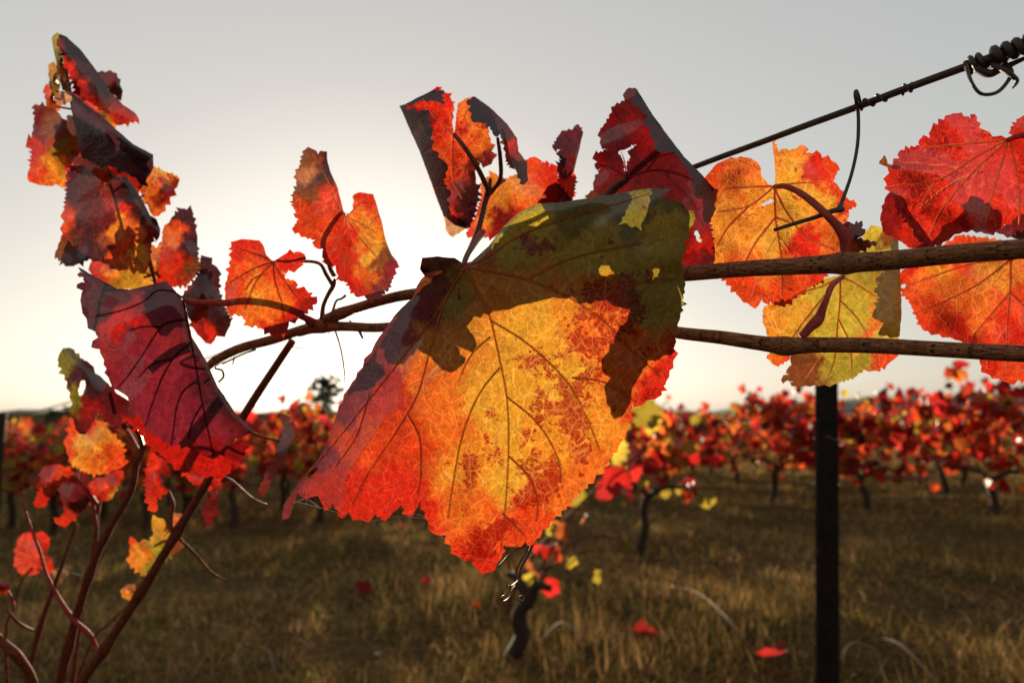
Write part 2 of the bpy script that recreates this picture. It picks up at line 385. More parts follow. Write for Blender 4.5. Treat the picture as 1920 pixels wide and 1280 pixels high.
class Leaf:
    def __init__(s, parent, label=None, mat='leaf', seed=0):
        s.parent, s.label, s.mat = parent, label, mat
        s.V, s.F, s.T, s.U, s.D, s.B, s.D2 = [], [], [], [], [], [], []
        s.rng = np.random.default_rng(seed + 100); s.n = 0; s.depth = None; s.veins = []
    def sheet(s, poly, depth, cols, veins=(), holes=(), smooth=(), teeth=(13, 4.0), step=6.0, rip=0.003, bl=0.3, folds=(), pillow=0.0012, keep=True):
        rng = s.rng
        ol = serrate(poly, teeth[0] * 1.15, teeth[1] * 1.35, rng, smooth)
        hl = [serrate(h, 8, 1.6, rng, ()) for h in holes]
        x0, y0 = ol.min(0); x1, y1 = ol.max(0)
        gx, gy = np.meshgrid(np.arange(x0, x1, step), np.arange(y0, y1, step * 0.866))
        gx = gx + (np.arange(gx.shape[0]) % 2)[:, None] * step / 2
        gx, gy = gx.ravel(), gy.ravel()
        k = inside(gx, gy, ol)
        for h in hl: k &= ~inside(gx, gy, h)
        k &= poly_dist(gx, gy, np.vstack([ol, ol[:1]])) > step * 0.45
        for h in hl: k &= poly_dist(gx, gy, np.vstack([h, h[:1]])) > step * 0.45
        gx, gy = gx[k], gy[k]
        pts, edges = [], []
        for lo in [ol] + hl:
            b0 = len(pts); pts += [tuple(p) for p in lo]
            edges += [(b0 + i, b0 + (i + 1) % len(lo)) for i in range(len(lo))]
        pts += list(zip(gx, gy))
        res = delaunay_2d_cdt([Vector(p) for p in pts], edges, [], 0, 1e-4)
        XY = np.array([tuple(v) for v in res[0]]); F = np.array([f for f in res[2] if len(f) == 3])
        cen = XY[F].mean(1)
        k = inside(cen[:, 0], cen[:, 1], ol)
        for h in hl: k &= ~inside(cen[:, 0], cen[:, 1], h)
        F = F[k]; used = np.unique(F); remap = -np.ones(len(XY), int); remap[used] = np.arange(len(used))
        XY = XY[used]; F = remap[F]
        X, Y = XY[:, 0], XY[:, 1]
        vl = [catmull([np.array(q, float) for q in v], 6) for v in veins]
        vd = np.full(X.shape, 99.0)
        for v in vl: vd = np.minimum(vd, poly_dist(X, Y, v))
        vd2 = np.full(X.shape, 99.0)
        for v in vl:
            seg = np.linalg.norm(np.diff(v, axis=0), axis=1); cs = np.concatenate([[0], np.cumsum(seg)]); tl = cs[-1]
            q = 24.0; sd_ = 1
            while q < tl * 0.93:
                i = min(np.searchsorted(cs, q), len(v) - 1); t = v[i] - v[i - 1]; t = t / (np.linalg.norm(t) + 1e-9)
                a = sd_ * rng.uniform(0.75, 1.05); ln_ = min(95, (tl - q) * 0.55 + 14) * rng.uniform(0.6, 1.0)
                p0 = v[i]; dr = np.array([t[0] * math.cos(a) - t[1] * math.sin(a), t[0] * math.sin(a) + t[1] * math.cos(a)])
                nn = np.array([-dr[1], dr[0]]) * -sd_
                vd2 = np.minimum(vd2, poly_dist(X, Y, [p0, p0 + dr * ln_ * .35 + nn * 2, p0 + dr * ln_ * .7 + nn * ln_ * .08, p0 + dr * ln_ + nn * ln_ * .2]))
                q += rng.uniform(16, 27); sd_ = -sd_
        s.D2.append(vd2)
        ph = rng.random((5, 3)) * 6.28
        def dfun(X, Y, vd):
            d = tps(depth, X, Y)
            w = 0
            for i in range(5):
                f = 0.02 * (i + 1.5); a = ph[i, 0]
                w = w + np.sin(X * f * math.cos(a) + Y * f * math.sin(a) + ph[i, 1]) / (i + 1.5)
            d = d + rip * w
            if vl: d = d - pillow * (1 - np.exp(-(vd / 22) ** 2))
            for line, rad, sg in folds:
                q = np.clip(poly_dist(X, Y, line), 0, rad)
                d = d + sg * (np.sqrt(np.maximum(rad ** 2 - (rad - q) ** 2, 0))) * d / FPX
            return d
        dd = dfun(X, Y, vd)
        V = at_np(X, Y, dd)
        cp = np.array([(c[0], c[1]) for c in cols], float); cc = np.array([COLS[c[2]] for c in cols])
        wx = X + 11 * np.sin(Y / 23 + ph[0, 2]) + 7 * np.sin(Y / 9 + X / 13) + 4 * np.sin(Y / 3.7 + X / 5.1 + ph[2, 2]) + rng.normal(0, 2.5, X.shape); wy = Y + 11 * np.sin(X / 21 + ph[1, 2]) + 7 * np.sin(X / 8 - Y / 15) + 4 * np.sin(X / 4.1 - Y / 5.7) + rng.normal(0, 2.5, X.shape)
        r2 = (wx[:, None] - cp[:, 0]) ** 2 + (wy[:, None] - cp[:, 1]) ** 2
        w = 1 / (r2 + 60) ** 3.0
        T = np.exp((w @ np.log(cc)) / w.sum(1)[:, None])
        s.V.append(V); s.F.append(F + s.n); s.n += len(V)
        s.T.append(np.concatenate([T, np.ones((len(T), 1))], 1))
        s.U.append(np.stack([X / 100, Y / 100, np.full_like(X, len(s.V) * 3.7)], 1)); s.D.append(vd)
        if callable(bl): s.B.append(bl(X, Y))
        else: s.B.append(np.full(X.shape, float(bl)))
        if keep: s.depth = dfun; s.veins = vl
        return s
    def build(s, name='leaf'):
        V = np.vstack(s.V); F = np.vstack(s.F)
        me = mesh_np(name, V, F, M[s.mat])
        put_attr(me, 'tint', 'FLOAT_COLOR', np.vstack(s.T)); put_attr(me, 'puv', 'FLOAT_VECTOR', np.vstack(s.U))
        put_attr(me, 'vd', 'FLOAT', np.concatenate(s.D)); put_attr(me, 'bl', 'FLOAT', np.concatenate(s.B)); put_attr(me, 'vd2', 'FLOAT', np.concatenate(s.D2))
        s.obj = link(bpy.data.objects.new(name, me), s.parent)
        if s.label: s.obj['label'] = s.label
        return s
    def raised_veins(s, mat, w0=5.0, w1=1.6, n=99):
        for v in s.veins[:n]:
            X, Y = v[:, 0], v[:, 1]
            d = s.depth(X, Y, np.zeros_like(X))
            wd = np.linspace(w0, w1, len(X)); C = at_np(X, Y, d - 0.0002)
            tube('vein', C, wd * d / FPX / 2, M[mat], s.obj, 6, 0.0)
        return s
    def petiole(s, pts, mat='petiole', nodes=()):
        px_tube('petiole', pts, M[mat], s.obj, 8, 8, 0.05, nodes); return s

# ------------------------------------------------------------------ the ground
UX, UY = -0.574, 0.819            # direction the rows run; NX, NY across them
NX, NY = 0.819, 0.574

def gz(x, y):
    al = UX * x + UY * y
    return (-0.9 * np.tanh(np.maximum(al - 2.0, 0) / 15) + 0.025 * np.sin(x * 1.7 + 0.6 * y) * np.sin(y * 1.3 - 0.4 * x)
            + 0.012 * np.sin(x * 5.1 + 1.0) * np.sin(y * 4.3) + 0.03 * np.sin((NX * x + NY * y) * 2.85))
def g1(x, y): return float(gz(np.float64(x), np.float64(y)))

tt = np.linspace(-1, 1, 261); ax = np.sinh(tt * 6.6) / np.sinh(6.6) * 1800
GX, GY = np.meshgrid(ax, ax + 5.0)
n_ = len(ax); V = np.stack([GX.ravel(), GY.ravel(), gz(GX, GY).ravel()], 1)
V[:, 2] -= np.clip((np.hypot(V[:, 0], V[:, 1]) - 900) / 900, 0, 1) * 6
I = np.arange(n_ * n_).reshape(n_, n_)
F = np.stack([I[:-1, :-1], I[:-1, 1:], I[1:, 1:], I[1:, :-1]], -1).reshape(-1, 4)
tag(link(bpy.data.objects.new('ground', mesh_np('ground', V, F, M['soil']))), kind='structure')

# far hills: a closed ridge round the valley
def ridge(name, r0, r1, prof, n=240):
    V, F = [], []
    for i in range(n + 1):
        a = R(-75 + 150 * i / n); h = prof(math.degrees(a))
        for r, z in ((r0, -9), (r0 + (r1 - r0) * 0.5, h * 0.8 - 1), (r1, h), (r1 * 1.25, -9)):
            V.append((math.sin(a) * r, math.cos(a) * r, z))
    for i in range(n):
        for k in range(3): b = i * 4 + k; F.append((b, b + 4, b + 5, b + 1))
    o = link(bpy.data.objects.new(name, mesh_np(name, V, F, M['hill']))); return tag(o, kind='structure')
ridge('hills', 500, 760, lambda a: 1.5 + 17 * math.exp(-((a - 36) / 9) ** 2) + 9 * math.exp(-((a - 24) / 5) ** 2) + 1.5 * math.sin(a * 0.7) + 0.8 * math.sin(a * 1.9))

# ------------------------------------------------------------------ grass (nobody could count it)
def patch(x, y):
    return (np.sin(x * 1.9 + 1.1 * np.sin(y * 0.9)) * np.sin(y * 2.3 + 0.8 * np.sin(x * 1.3 + 2)) + 0.6 * np.sin(x * 4.7 + y * 1.1 + 1) * np.sin(y * 5.3 - x))

def grass(name, n, hmin, hmax, w, lie, cols, clump, rmin=1.0, rmax=34, seed=1, label=None):
    rng = np.random.default_rng(seed)
    k = n * 3
    r = rmin * (rmax / rmin) ** (0.12 + 0.88 * rng.random(k) ** 0.9); a = np.radians(rng.uniform(-58, 58, k))
    x, y = r * np.sin(a), r * np.cos(a)
    ok = patch(x, y) + rng.normal(0, 0.35, k) > clump
    x, y, r = x[ok][:n], y[ok][:n], r[ok][:n]; n = len(x)
    # tufts: gather blades
    c = rng.integers(0, n, n); q = rng.random(n) < 0.5
    x = np.where(q, x[c] + rng.normal(0, 0.025, n), x); y = np.where(q, y[c] + rng.normal(0, 0.025, n), y); r = np.hypot(x, y)
    h = rng.uniform(hmin, hmax, n) * (0.5 + 1.1 * rng.random(n) ** 2) * (1 + r / 22); th = rng.random(n) * 6.283
    ln = np.clip(rng.normal(lie, 0.25, n), 0.05, 1.35)
    ww = w * (0.6 + 0.8 * rng.random(n)) * np.maximum(1, r / 5)
    z = gz(x, y) - 0.004
    V = np.zeros((n, 4, 2, 3)); dx, dy = np.cos(th), np.sin(th)
    for j, t in enumerate((0, 0.36, 0.7, 1.0)):
        bend = ln * (0.45 + 0.75 * t)
        s, u = h * t * np.sin(bend), h * t * np.cos(bend)
        tw = ww * (1 - 0.85 * t) / 2
        for e, sg in enumerate((-1, 1)):
            V[:, j, e, 0] = x + dx * s - dy * tw * sg; V[:, j, e, 1] = y + dy * s + dx * tw * sg; V[:, j, e, 2] = z + np.maximum(u, 0.006)
    b = np.arange(n)[:, None, None] * 8
    F = (b + np.array([[0, 1, 3, 2], [2, 3, 5, 4], [4, 5, 7, 6]])[None]).reshape(-1, 4)
    me = bpy.data.meshes.new(name); me.vertices.add(n * 8); me.vertices.foreach_set('co', V.ravel())
    me.loops.add(F.size); me.loops.foreach_set('vertex_index', F.ravel().astype(np.int32))
    me.polygons.add(len(F)); me.polygons.foreach_set('loop_start', np.arange(0, F.size, 4, dtype=np.int32))
    me.update(calc_edges=True); me.materials.append(M['grass'])
    cc = np.array(cols)[rng.integers(0, len(cols), n)] * rng.uniform(0.5, 1.25, (n, 1)) * (1 + 0.35 * np.clip(patch(x * 0.6 + 3, y * 0.6), -1, 1))[:, None]
    put_attr(me, 'tint', 'FLOAT_COLOR', np.repeat(np.concatenate([cc, np.ones((n, 1))], 1), 8, 0))
    return tag(link(bpy.data.objects.new(name, me)), label, 'grass', kind='stuff')
STRAW = [(0.46, 0.26, 0.10), (0.30, 0.16, 0.055), (0.56, 0.35, 0.15), (0.10, 0.06, 0.022)]
GREEN = [(0.15, 0.16, 0.022), (0.27, 0.26, 0.04), (0.09, 0.10, 0.018)]
grass('dry_thatch', 170000, 0.04, 0.11, 0.004, 1.12, STRAW, -0.8, seed=2, label='matted dry straw lying over the vineyard floor')
grass('dry_grass', 45000, 0.05, 0.13, 0.003, 0.5, STRAW, 0.5, seed=3, label='upright tufts of dry tan grass between the rows')
grass('green_grass', 70000, 0.02, 0.06, 0.005, 0.7, GREEN, -0.25, seed=5, label='short green grass growing through the dry straw')

# ------------------------------------------------------------------ vines of the rows behind
def lobe_leaf(seed):
    rng = np.random.default_rng(seed); pts = []
    for i in range(26):
        a = -math.pi / 2 + 0.22 + (2 * math.pi - 0.44) * i / 25
        r = 0.40 + 0.10 * abs(math.cos(2.5 * (a - math.pi / 2))) + (0.035 if i % 2 else -0.03) + rng.normal(0, 0.015)
        pts.append((r * math.cos(a), r * math.sin(a) + 0.1))
    fold, cup = rng.uniform(0.1, 0.8), rng.uniform(-0.6, 0.9)
    V = [(0, -0.22, 0)]; V += [(x * 0.5, y * 0.5, 0) for x, y in pts]; V += [(x, y, 0) for x, y in pts]
    V = [(x * math.cos(fold * 0.6), y, abs(x) * math.sin(fold) + cup * (x * x + (y - 0.1) ** 2) * 0.7 + 0.03 * math.sin(7 * x + seed) + 0.03 * math.sin(9 * y)) for x, y, _ in V]
    F = [(0, 1 + i, 2 + i) for i in range(25)] + [(1 + i, 27 + i, 28 + i, 2 + i) for i in range(25)]
    return np.array(V), F
LV = [lobe_leaf(i) for i in range(6)]
LMESH = {(i, c): mesh_np('vine_leaf', LV[i][0], LV[i][1], M['bg'][c]) for i in range(6) for c in range(6)}
WGT = [0.32, 0.27, 0.12, 0.17, 0.05, 0.07]

def rot_rand(rng):
    e = Matrix.Rotation(rng.uniform(0, 6.28), 4, 'Z') @ Matrix.Rotation(R(rng.uniform(35, 150)), 4, 'X') @ Matrix.Rotation(rng.uniform(0, 6.28), 4, 'Z')
    return e

def back_vine(x, y, label, nleaf, seed, single=True, group='grapevines in the rows behind', top=1.42, lo=0.5, spread=0.72, wgt=WGT, lsize=0.125, cord=0.5, sig=1.0):
    rng = random.Random(seed); nr = np.random.default_rng(seed)
    z = g1(x, y); e = empty('grapevine', (x, y, z), label, 'grapevine', group)
    lean = rng.uniform(-0.12, 0.12); top = lo + (top - lo) * rng.uniform(0.72, 1.22)
    tp = [(x, y, z - 0.03), (x + UX * lean * 0.6 + 0.02, y + UY * lean * 0.6, z + lo * 0.4), (x + UX * lean - 0.02, y + UY * lean, z + lo * 0.75), (x + UX * lean * 1.3, y + UY * lean * 1.3, z + lo)]
    tube('trunk', catmull(tp, 5), np.linspace(0.04, 0.028, 16), M['trunk'], e, 8, 0.22, seed)
    hx, hy, hz = tp[-1]; canes = []
    for sg in (-1, 1):
        q = [(hx, hy, hz - 0.02), (hx + sg * UX * cord * .4, hy + sg * UY * cord * .4, hz + 0.07), (hx + sg * UX * cord, hy + sg * UY * cord, hz + 0.08)]
        tube('cordon', catmull(q, 5), np.linspace(0.026, 0.014, 11), M['trunk'], e, 7, 0.2, seed + sg)
    for i in range(6):
        t = rng.uniform(-1, 1) * cord; bx, by, bz = hx + UX * t, hy + UY * t, hz + 0.06
        ex, ey = rng.uniform(-0.22, 0.22), rng.uniform(-0.22, 0.22); hh = rng.uniform(0.45, 1.0) * (top - lo)
        q = [(bx, by, bz), (bx + ex * 0.4, by + ey * 0.4, bz + hh * 0.5), (bx + ex, by + ey, bz + hh * 0.9), (bx + ex * 1.7, by + ey * 1.7, bz + hh * 0.97)]
        P = catmull(q, 4); canes.append(P)
        tube('cane', P, np.linspace(0.006, 0.003, len(P)), M['cane_red'], e, 5, 0.1, seed + i)
    mats = [[] for _ in range(6)]; VV, FF, MI, nb = [], [], [], 0
    for i in range(nleaf):
        P = canes[rng.randrange(6)]; p = P[rng.randrange(len(P))]
        p = p + nr.normal(0, 1, 3).clip(-1.8, 1.8) * np.array([0.10, 0.10, 0.085]) * sig + np.array([UX, UY, 0]) * rng.uniform(-spread, spread) * 0.5
        p[2] = max(p[2] - 0.06 * rng.random(), z + lo * 0.8)
        s = lsize * rng.uniform(0.7, 1.45)
        mtx = Matrix.Translation(p) @ rot_rand(rng) @ Matrix.Scale(s, 4)
        c = rng.choices(range(6), wgt)[0]; v = rng.randrange(6)
        if single:
            o = bpy.data.objects.new('leaf', LMESH[(v, c)]); COL.objects.link(o); o.parent = e
            o.matrix_local = Matrix.Translation((-x, -y, -z)) @ mtx
        else:
            A = np.array(mtx); VV.append(LV[v][0] @ A[:3, :3].T + A[:3, 3])
            FF += [tuple(k + nb for k in f) for f in LV[v][1]]; MI += [c] * len(LV[v][1]); nb += len(LV[v][0])
    if not single:
        me = mesh_np('foliage', np.vstack(VV), FF, M['bg'][0])
        for k in range(1, 6): me.materials.append(M['bg'][k])
        me.polygons.foreach_set('material_index', MI)
        tag(link(bpy.data.objects.new('foliage', me), e), kind='stuff')
    return e

def rowpt(p, t): return (p * NX + t * UX, p * NY + t * UY)
ORD = ['first', 'second', 'third', 'fourth', 'fifth', 'sixth', 'seventh', 'eighth', 'ninth', 'tenth', 'eleventh', 'twelfth']
YEL = [0.22, 0.24, 0.07, 0.25, 0.17, 0.05]
V1 = back_vine(-0.02, 3.1, 'low vine on a thin dark stump directly below the large hanging leaf', 14, 31, top=0.85, lo=0.28, spread=0.3, wgt=YEL, lsize=0.075, cord=0.15, sig=0.35)
px_tube('cane', [(948, 1150, 3.05, 8), (985, 1060, 3.0, 7), (1050, 985, 2.95, 6), (1120, 915, 2.9, 5), (1185, 862, 2.85, 4), (1250, 810, 2.8, 3)], M['cane_red'], V1)
for px, py, d, c, s, rx in ((1157, 905, 2.85, 0, .13, 85), (1135, 912, 2.95, 2, .11, 70), (1150, 850, 2.9, 4, .12, 80), (1205, 775, 2.9, 4, .14, 95), (1085, 935, 2.95, 4, .10, 70),
                           (1040, 995, 2.95, 4, .07, 80), (1012, 1028, 2.95, 0, .05, 80), (1170, 845, 3.0, 5, .12, 60), (1035, 985, 3.0, 3, .06, 90), (1215, 790, 2.95, 4, .10, 60)):
    o = bpy.data.objects.new('leaf', LMESH[(int(px) % 6, c)]); COL.objects.link(o); o.parent = V1
    o.matrix_local = Matrix.Translation(-V1.location) @ Matrix.Translation(at(px, py, d)) @ Matrix.Rotation(px * 0.7, 4, 'Y') @ Matrix.Rotation(R(rx), 4, 'X') @ Matrix.Scale(s, 4)
back_vine(1.02, 5.7, 'mid-distance vine with thin leaning trunk just right of the large leaf', 85, 32, top=1.3, wgt=YEL, sig=0.6)
RIGHT = [(3.0, 'red vine with a bent dark trunk at the far right, nearest of its row'), (1.8, 'red vine cut by the right edge of the picture'),
         (4.3, 'red vine standing right behind the black post'), (5.6, 'red vine just left of the black post'),
         (6.9, 'red vine second to the left of the black post'), (8.2, 'red vine third to the left of the black post, beside the large leaf')]
for i, (t, lab) in enumerate(RIGHT):
    back_vine(*rowpt(8.1, t), lab, 200 if i > 1 else 260, 40 + i, top=1.45 if i not in (0, 1) else 1.62, lo=0.5 if i not in (0, 1, 2) else 0.42, lsize=0.13, spread=1.0)
for i, t in enumerate((9.6, 11, 12.5, 14)):
    back_vine(*rowpt(8.1, t), 'vine of the long back row, mostly hidden behind the large leaf', 110, 50 + i, single=False, group='vines of the back row behind the large leaf')
LEFT = [(1.9, 11.0), (1.9, 12.4), (1.9, 13.8), (1.9, 15.2), (4.1, 9.2), (4.1, 10.6), (4.1, 12.0), (4.1, 13.4)]
for i, (p, t) in enumerate(LEFT):
    back_vine(*rowpt(p, t), 'vine in the %s row on the left, %s from its near end' % ('nearer' if p < 3 else 'second', ORD[i % 4]), 130, 60 + i, wgt=YEL, top=1.38)
for i, (px, d, lab) in enumerate(((25, 8.6, 'leafy vine beside the wooden stake at the left edge'), (105, 7.6, 'gold and red vine seen below the dark crumpled leaf'), (195, 9.2, 'blurred vine behind the bright yellow leaf at left'),
        (275, 8.0, 'blurred vine behind the upright cane at left'), (360, 9.6, 'blurred vine behind the tip of the purple leaf'), (440, 8.2, 'gold and red vine behind the narrow purple leaf'), (530, 9.8, 'blurred vine between purple leaf and large leaf'), (600, 8.4, 'red vine just left of the large leaf edge'))):
    q = at(px, 900, d); back_vine(q.x, q.y, lab, 130, 90 + i, wgt=YEL, top=1.36)
k = 0
for p, t0, t1 in ((1.9, 17, 50), (4.1, 15, 50), (6.2, 17, 50), (8.1, 15.5, 55), (10.4, 1, 50), (12.6, 0, 50), (14.8, 0, 50), (-0.4, 22, 60)):
    t = t0
    while t < t1:
        k += 1
        back_vine(*rowpt(p, t), 'far vine in the %s distant row from the camera, one of many merging there' % ORD[int(p // 2.15) + 1], 130 if t < 28 else 80, 200 + k, single=False, group='far vines of distant row %d' % (int(p // 2.15) + 2), wgt=YEL, top=1.4, lsize=0.11 if t < 28 else 0.14)
        t += 1.7 if t < 30 else 2.8

# row wires of the back row, and its stakes
def world_tube(name, pts, r, mat, parent=None, ns=6, wob=0.0):
    return tube(name, catmull(pts, 6), r, mat, parent, ns, wob)
for h, lab in ((1.28, 'upper slack wire of the red back row'), (0.95, 'middle wire running through the red back row'), (0.62, 'lower wire along the trunks of the red back row')):
    a, b, c = rowpt(8.1, -2), rowpt(8.1, 8), rowpt(8.1, 20)
    w = world_tube('trellis_wire', [(a[0], a[1], g1(*a) + h), (b[0], b[1], g1(*b) + h - 0.03), (c[0], c[1], g1(*c) + h)], 0.0022, M['wire'])
    tag(w, lab, 'wire', 'wires of the back row')

# black steel post: T section with studs
def steel_post():
    b = at(1541, 1000, 1.36); top = at(1549, 560, 1.36); x, y = b.x, b.y
    base = Vector((x - 0.03, y - 0.02, g1(x, y)))
    e = empty('trellis_post', base, 'black steel stake standing in front of the right hand vines', 'post')
    d = (top - base).normalized(); ln = (top - base).length
    s = Vector((math.cos(R(12)), math.sin(R(12)), 0)); f = d.cross(s).normalized(); s = f.cross(d).normalized()
    def bar(name, w, t, off, z0=-0.2, z1=1.0):
        pr = [(-w / 2, -t / 2), (w / 2, -t / 2), (w / 2, t / 2), (-w / 2, t / 2)]
        V, U = [], []
        for q in np.linspace(z0, ln * z1, 24):
            for a, c in pr:
                V.append(base + d * q + s * (a + off[0]) + f * (c + off[1])); U.append((a * 100, q * 100, 0))
        F = [(i * 4 + k, i * 4 + (k + 1) % 4, i * 4 + 4 + (k + 1) % 4, i * 4 + 4 + k) for i in range(23) for k in range(4)]
        F += [(3, 2, 1, 0), (92, 93, 94, 95)]
        me = mesh_np(name, V, F, M['post'], False); put_attr(me, 'tuv', 'FLOAT_VECTOR', [tuple(u) for u in U])
        return link(bpy.data.objects.new(name, me), e)
    bar('flange', 0.046, 0.008, (0, 0)); bar('web', 0.006, 0.032, (0.004, 0.0187), z1=0.998)
    for py in (820, 905, 1060):
        q = at(1548, py, 1.352); t = np.linspace(0, 6.28, 14)
        C = np.array([q + s * (0.027 * math.cos(a)) + f * (0.014 * math.sin(a) - 0.004) + d * 0.004 * math.sin(2 * a) for a in t])
        tube('wire_clip', C, 0.0013, M['twig'], e, 6, 0.0)
steel_post()

# weathered wooden stake at the far left with its wire
def wood_stake(px, d, ytop, label, r=0.035, cross=0.0, lean=0.0):
    p = at(px, ytop, d); b = Vector((p.x, p.y, g1(p.x, p.y)))
    e = empty('wooden_stake', b, label, 'stake')
    zt = p.z
    tube('shaft', catmull([(b.x, b.y, b.z - 0.1), (b.x + lean / 2, b.y, (b.z + zt) / 2), (b.x + lean, b.y, zt)], 6), r, M['oldwood'], e, 9, 0.08)
    if cross:
        tube('crossarm', np.array([(b.x - cross, b.y + 0.02, zt - 0.03), (b.x, b.y + 0.02, zt - 0.02), (b.x + cross, b.y + 0.02, zt - 0.03)]), r * 0.8, M['oldwood'], e, 8, 0.05)
    return e
wood_stake(4, 5.2, 772, 'dark wooden stake at the left edge of the picture', 0.034)
tag(tube('trellis_wire', catmull([tuple(at(-60, 792, 5.2)), tuple(at(4, 783, 5.2)), tuple(at(70, 770, 4.7)), tuple(at(135, 752, 4.2)), tuple(at(330, 690, 3.2)), tuple(at(420, 660, 2.9))], 6), 0.005, M['wire'], None, 6), 'dark wire running up from the wooden stake at the left edge', 'wire')
wood_stake(470, 36, 763, 'small T-shaped wooden stake standing above the far rows', 0.07, 0.28)
wood_stake(1470, 26, 752, 'thin distant stake right of the large leaf', 0.05)

# conifer on the skyline
def conifer(px, d, ytop, half, label, seed):
    rng = random.Random(seed); p = at(px, ytop, d); b = Vector((p.x, p.y, g1(p.x, p.y))); H = p.z - b.z
    e = empty('conifer_tree', b, label, 'tree')
    tube('trunk', np.array([(b.x, b.y, b.z), (b.x + 0.05, b.y, b.z + H * 0.5), (b.x, b.y, b.z + H * 0.97)]), [H * 0.022, H * 0.014, H * 0.004], M['trunk'], e, 7, 0.1)
    V, F = [], []
    for i in range(46):
        t = 0.12 + 0.85 * i / 46; L_ = half * (1.05 - t) ** 0.7 * rng.uniform(0.5, 1.15); a = rng.uniform(0, 6.28)
        for k in range(13):
            u = rng.random() ** 0.7; q = Vector((b.x + math.cos(a) * L_ * u, b.y + math.sin(a) * L_ * u, b.z + H * (t + 0.06 * u * u)))
            q += Vector((rng.gauss(0, .07), rng.gauss(0, .07), rng.gauss(0, .05))) * half * 0.6
            s = half * 0.11; n = len(V)
            for j in range(3): V.append(tuple(q + Vector((rng.uniform(-s, s), rng.uniform(-s, s), rng.uniform(-s * .6, s * .6)))))
            F.append((n, n + 1, n + 2))
    link(bpy.data.objects.new('crown', mesh_np('crown', V, F, M['needle'], False)), e)
conifer(608, 58, 704, 4.2, 'lone feathery conifer on the skyline left of the large leaf', 5)
conifer(128, 70, 762, 2.6, 'rounded distant conifer above the left rows', 6)
conifer(98, 82, 768, 2.4, 'small distant conifer furthest left on the skyline', 8)

# ------------------------------------------------------------------ things on the ground
def ground_at(px, py):
    o = Vector((0, 0, CAM_H)); d = at(px, py, 1.0) - o; t = 1.0
    for _ in range(40):
        q = o + d * t; t *= (CAM_H - g1(q.x, q.y)) / max(CAM_H - q.z, 1e-3)
    q = o + d * t; return q
def fallen(px, py, size, c, label, seed, rx=35):
    q = ground_at(px, py); rng = random.Random(seed)
    o = bpy.data.objects.new('fallen_leaf', LMESH[(seed % 6, c)]); COL.objects.link(o)
    o.matrix_world = Matrix.Translation((q.x, q.y, q.z + size * 0.2 + 0.025)) @ Matrix.Rotation(rng.uniform(0, 6.28), 4, 'Z') @ Matrix.Rotation(R(rx), 4, 'X') @ Matrix.Scale(size, 4)
    tag(o, label, 'leaf', 'fallen leaves on the grass')
fallen(680, 1122, 0.13, 0, 'large bright red leaf lying on the dry grass below the large leaf', 1)
fallen(800, 1104, 0.075, 0, 'small red leaf on the grass right of the bright red one', 2)
fallen(893, 1152, 0.07, 1, 'small orange red leaf on straw near the stump', 3, 25)
fallen(1213, 1215, 0.12, 2, 'dark pinkish leaf lying flat in the shaded grass', 4, 12)
fallen(1445, 1255, 0.13, 2, 'dark red leaf on the grass just left of the black post', 5, 20)
fallen(755, 998, 0.07, 2, 'red leaf in the shaded grass under the tip of the large leaf', 6)
fallen(630, 985, 0.07, 2, 'red leaf in the shaded grass left below the large leaf', 9)
def twig(pts, r, label):
    P = [];
    for px, py, h in pts: q = ground_at(px, py); P.append((q.x, q.y, q.z + h))
    tag(tube('fallen_twig', catmull(P, 7), np.linspace(r, r * 0.5, (len(P) - 1) * 7 + 1), M['twig'], None, 6, 0.1), label, 'twig', 'twigs on the grass')
twig([(1655, 1205, .02), (1690, 1232, .05), (1730, 1262, .03), (1775, 1300, .01)], 0.006, 'pale straight twig right of the black post')
twig([(1575, 1246, .02), (1600, 1240, .07), (1640, 1246, .06), (1656, 1254, .02)], 0.005, 'pale arched twig touching the right side of the black post')
twig([(1260, 1106, .02), (1310, 1130, .05), (1365, 1185, .06), (1410, 1225, .02)], 0.004, 'long thin curved twig left of the black post')
twig([(1020, 1205, .02), (1050, 1202, .08), (1085, 1225, .08), (1095, 1255, .02)], 0.005, 'curved twig right of the vine stump')
twig([(495, 1222, .01), (505, 1250, .06), (515, 1285, .04)], 0.005, 'short grey twig at the bottom edge, left of centre')
twig([(600, 1162, .02), (635, 1172, .03), (665, 1180, .02)], 0.005, 'pale short twig below the bright red fallen leaf')
def stone(px, py, s, label, seed):
    q = ground_at(px, py); rng = random.Random(seed); V, F = [], []
    for i in range(7):
        for k in range(10):
            a = math.pi * i / 6; b = 6.283 * k / 10; r = s * rng.uniform(0.82, 1.12)
            V.append((q.x + r * math.sin(a) * math.cos(b), q.y + r * 0.8 * math.sin(a) * math.sin(b), q.z + s * 0.35 + r * 0.6 * math.cos(a)))
    F = [(i * 10 + k, i * 10 + (k + 1) % 10, i * 10 + 10 + (k + 1) % 10, i * 10 + 10 + k) for i in range(6) for k in range(10)]
    tag(link(bpy.data.objects.new('stone', mesh_np('stone', V, F, M['stone']))), label, 'stone', 'stones in the grass')
stone(708, 1228, 0.018, 'small pale stone in the grass at bottom centre left', 1)
stone(1238, 1114, 0.018, 'small pale stone in the grass right of the vine stump', 2)
stone(440, 1240, 0.016, 'small pale stone at the bottom, left of the grey twig', 3)

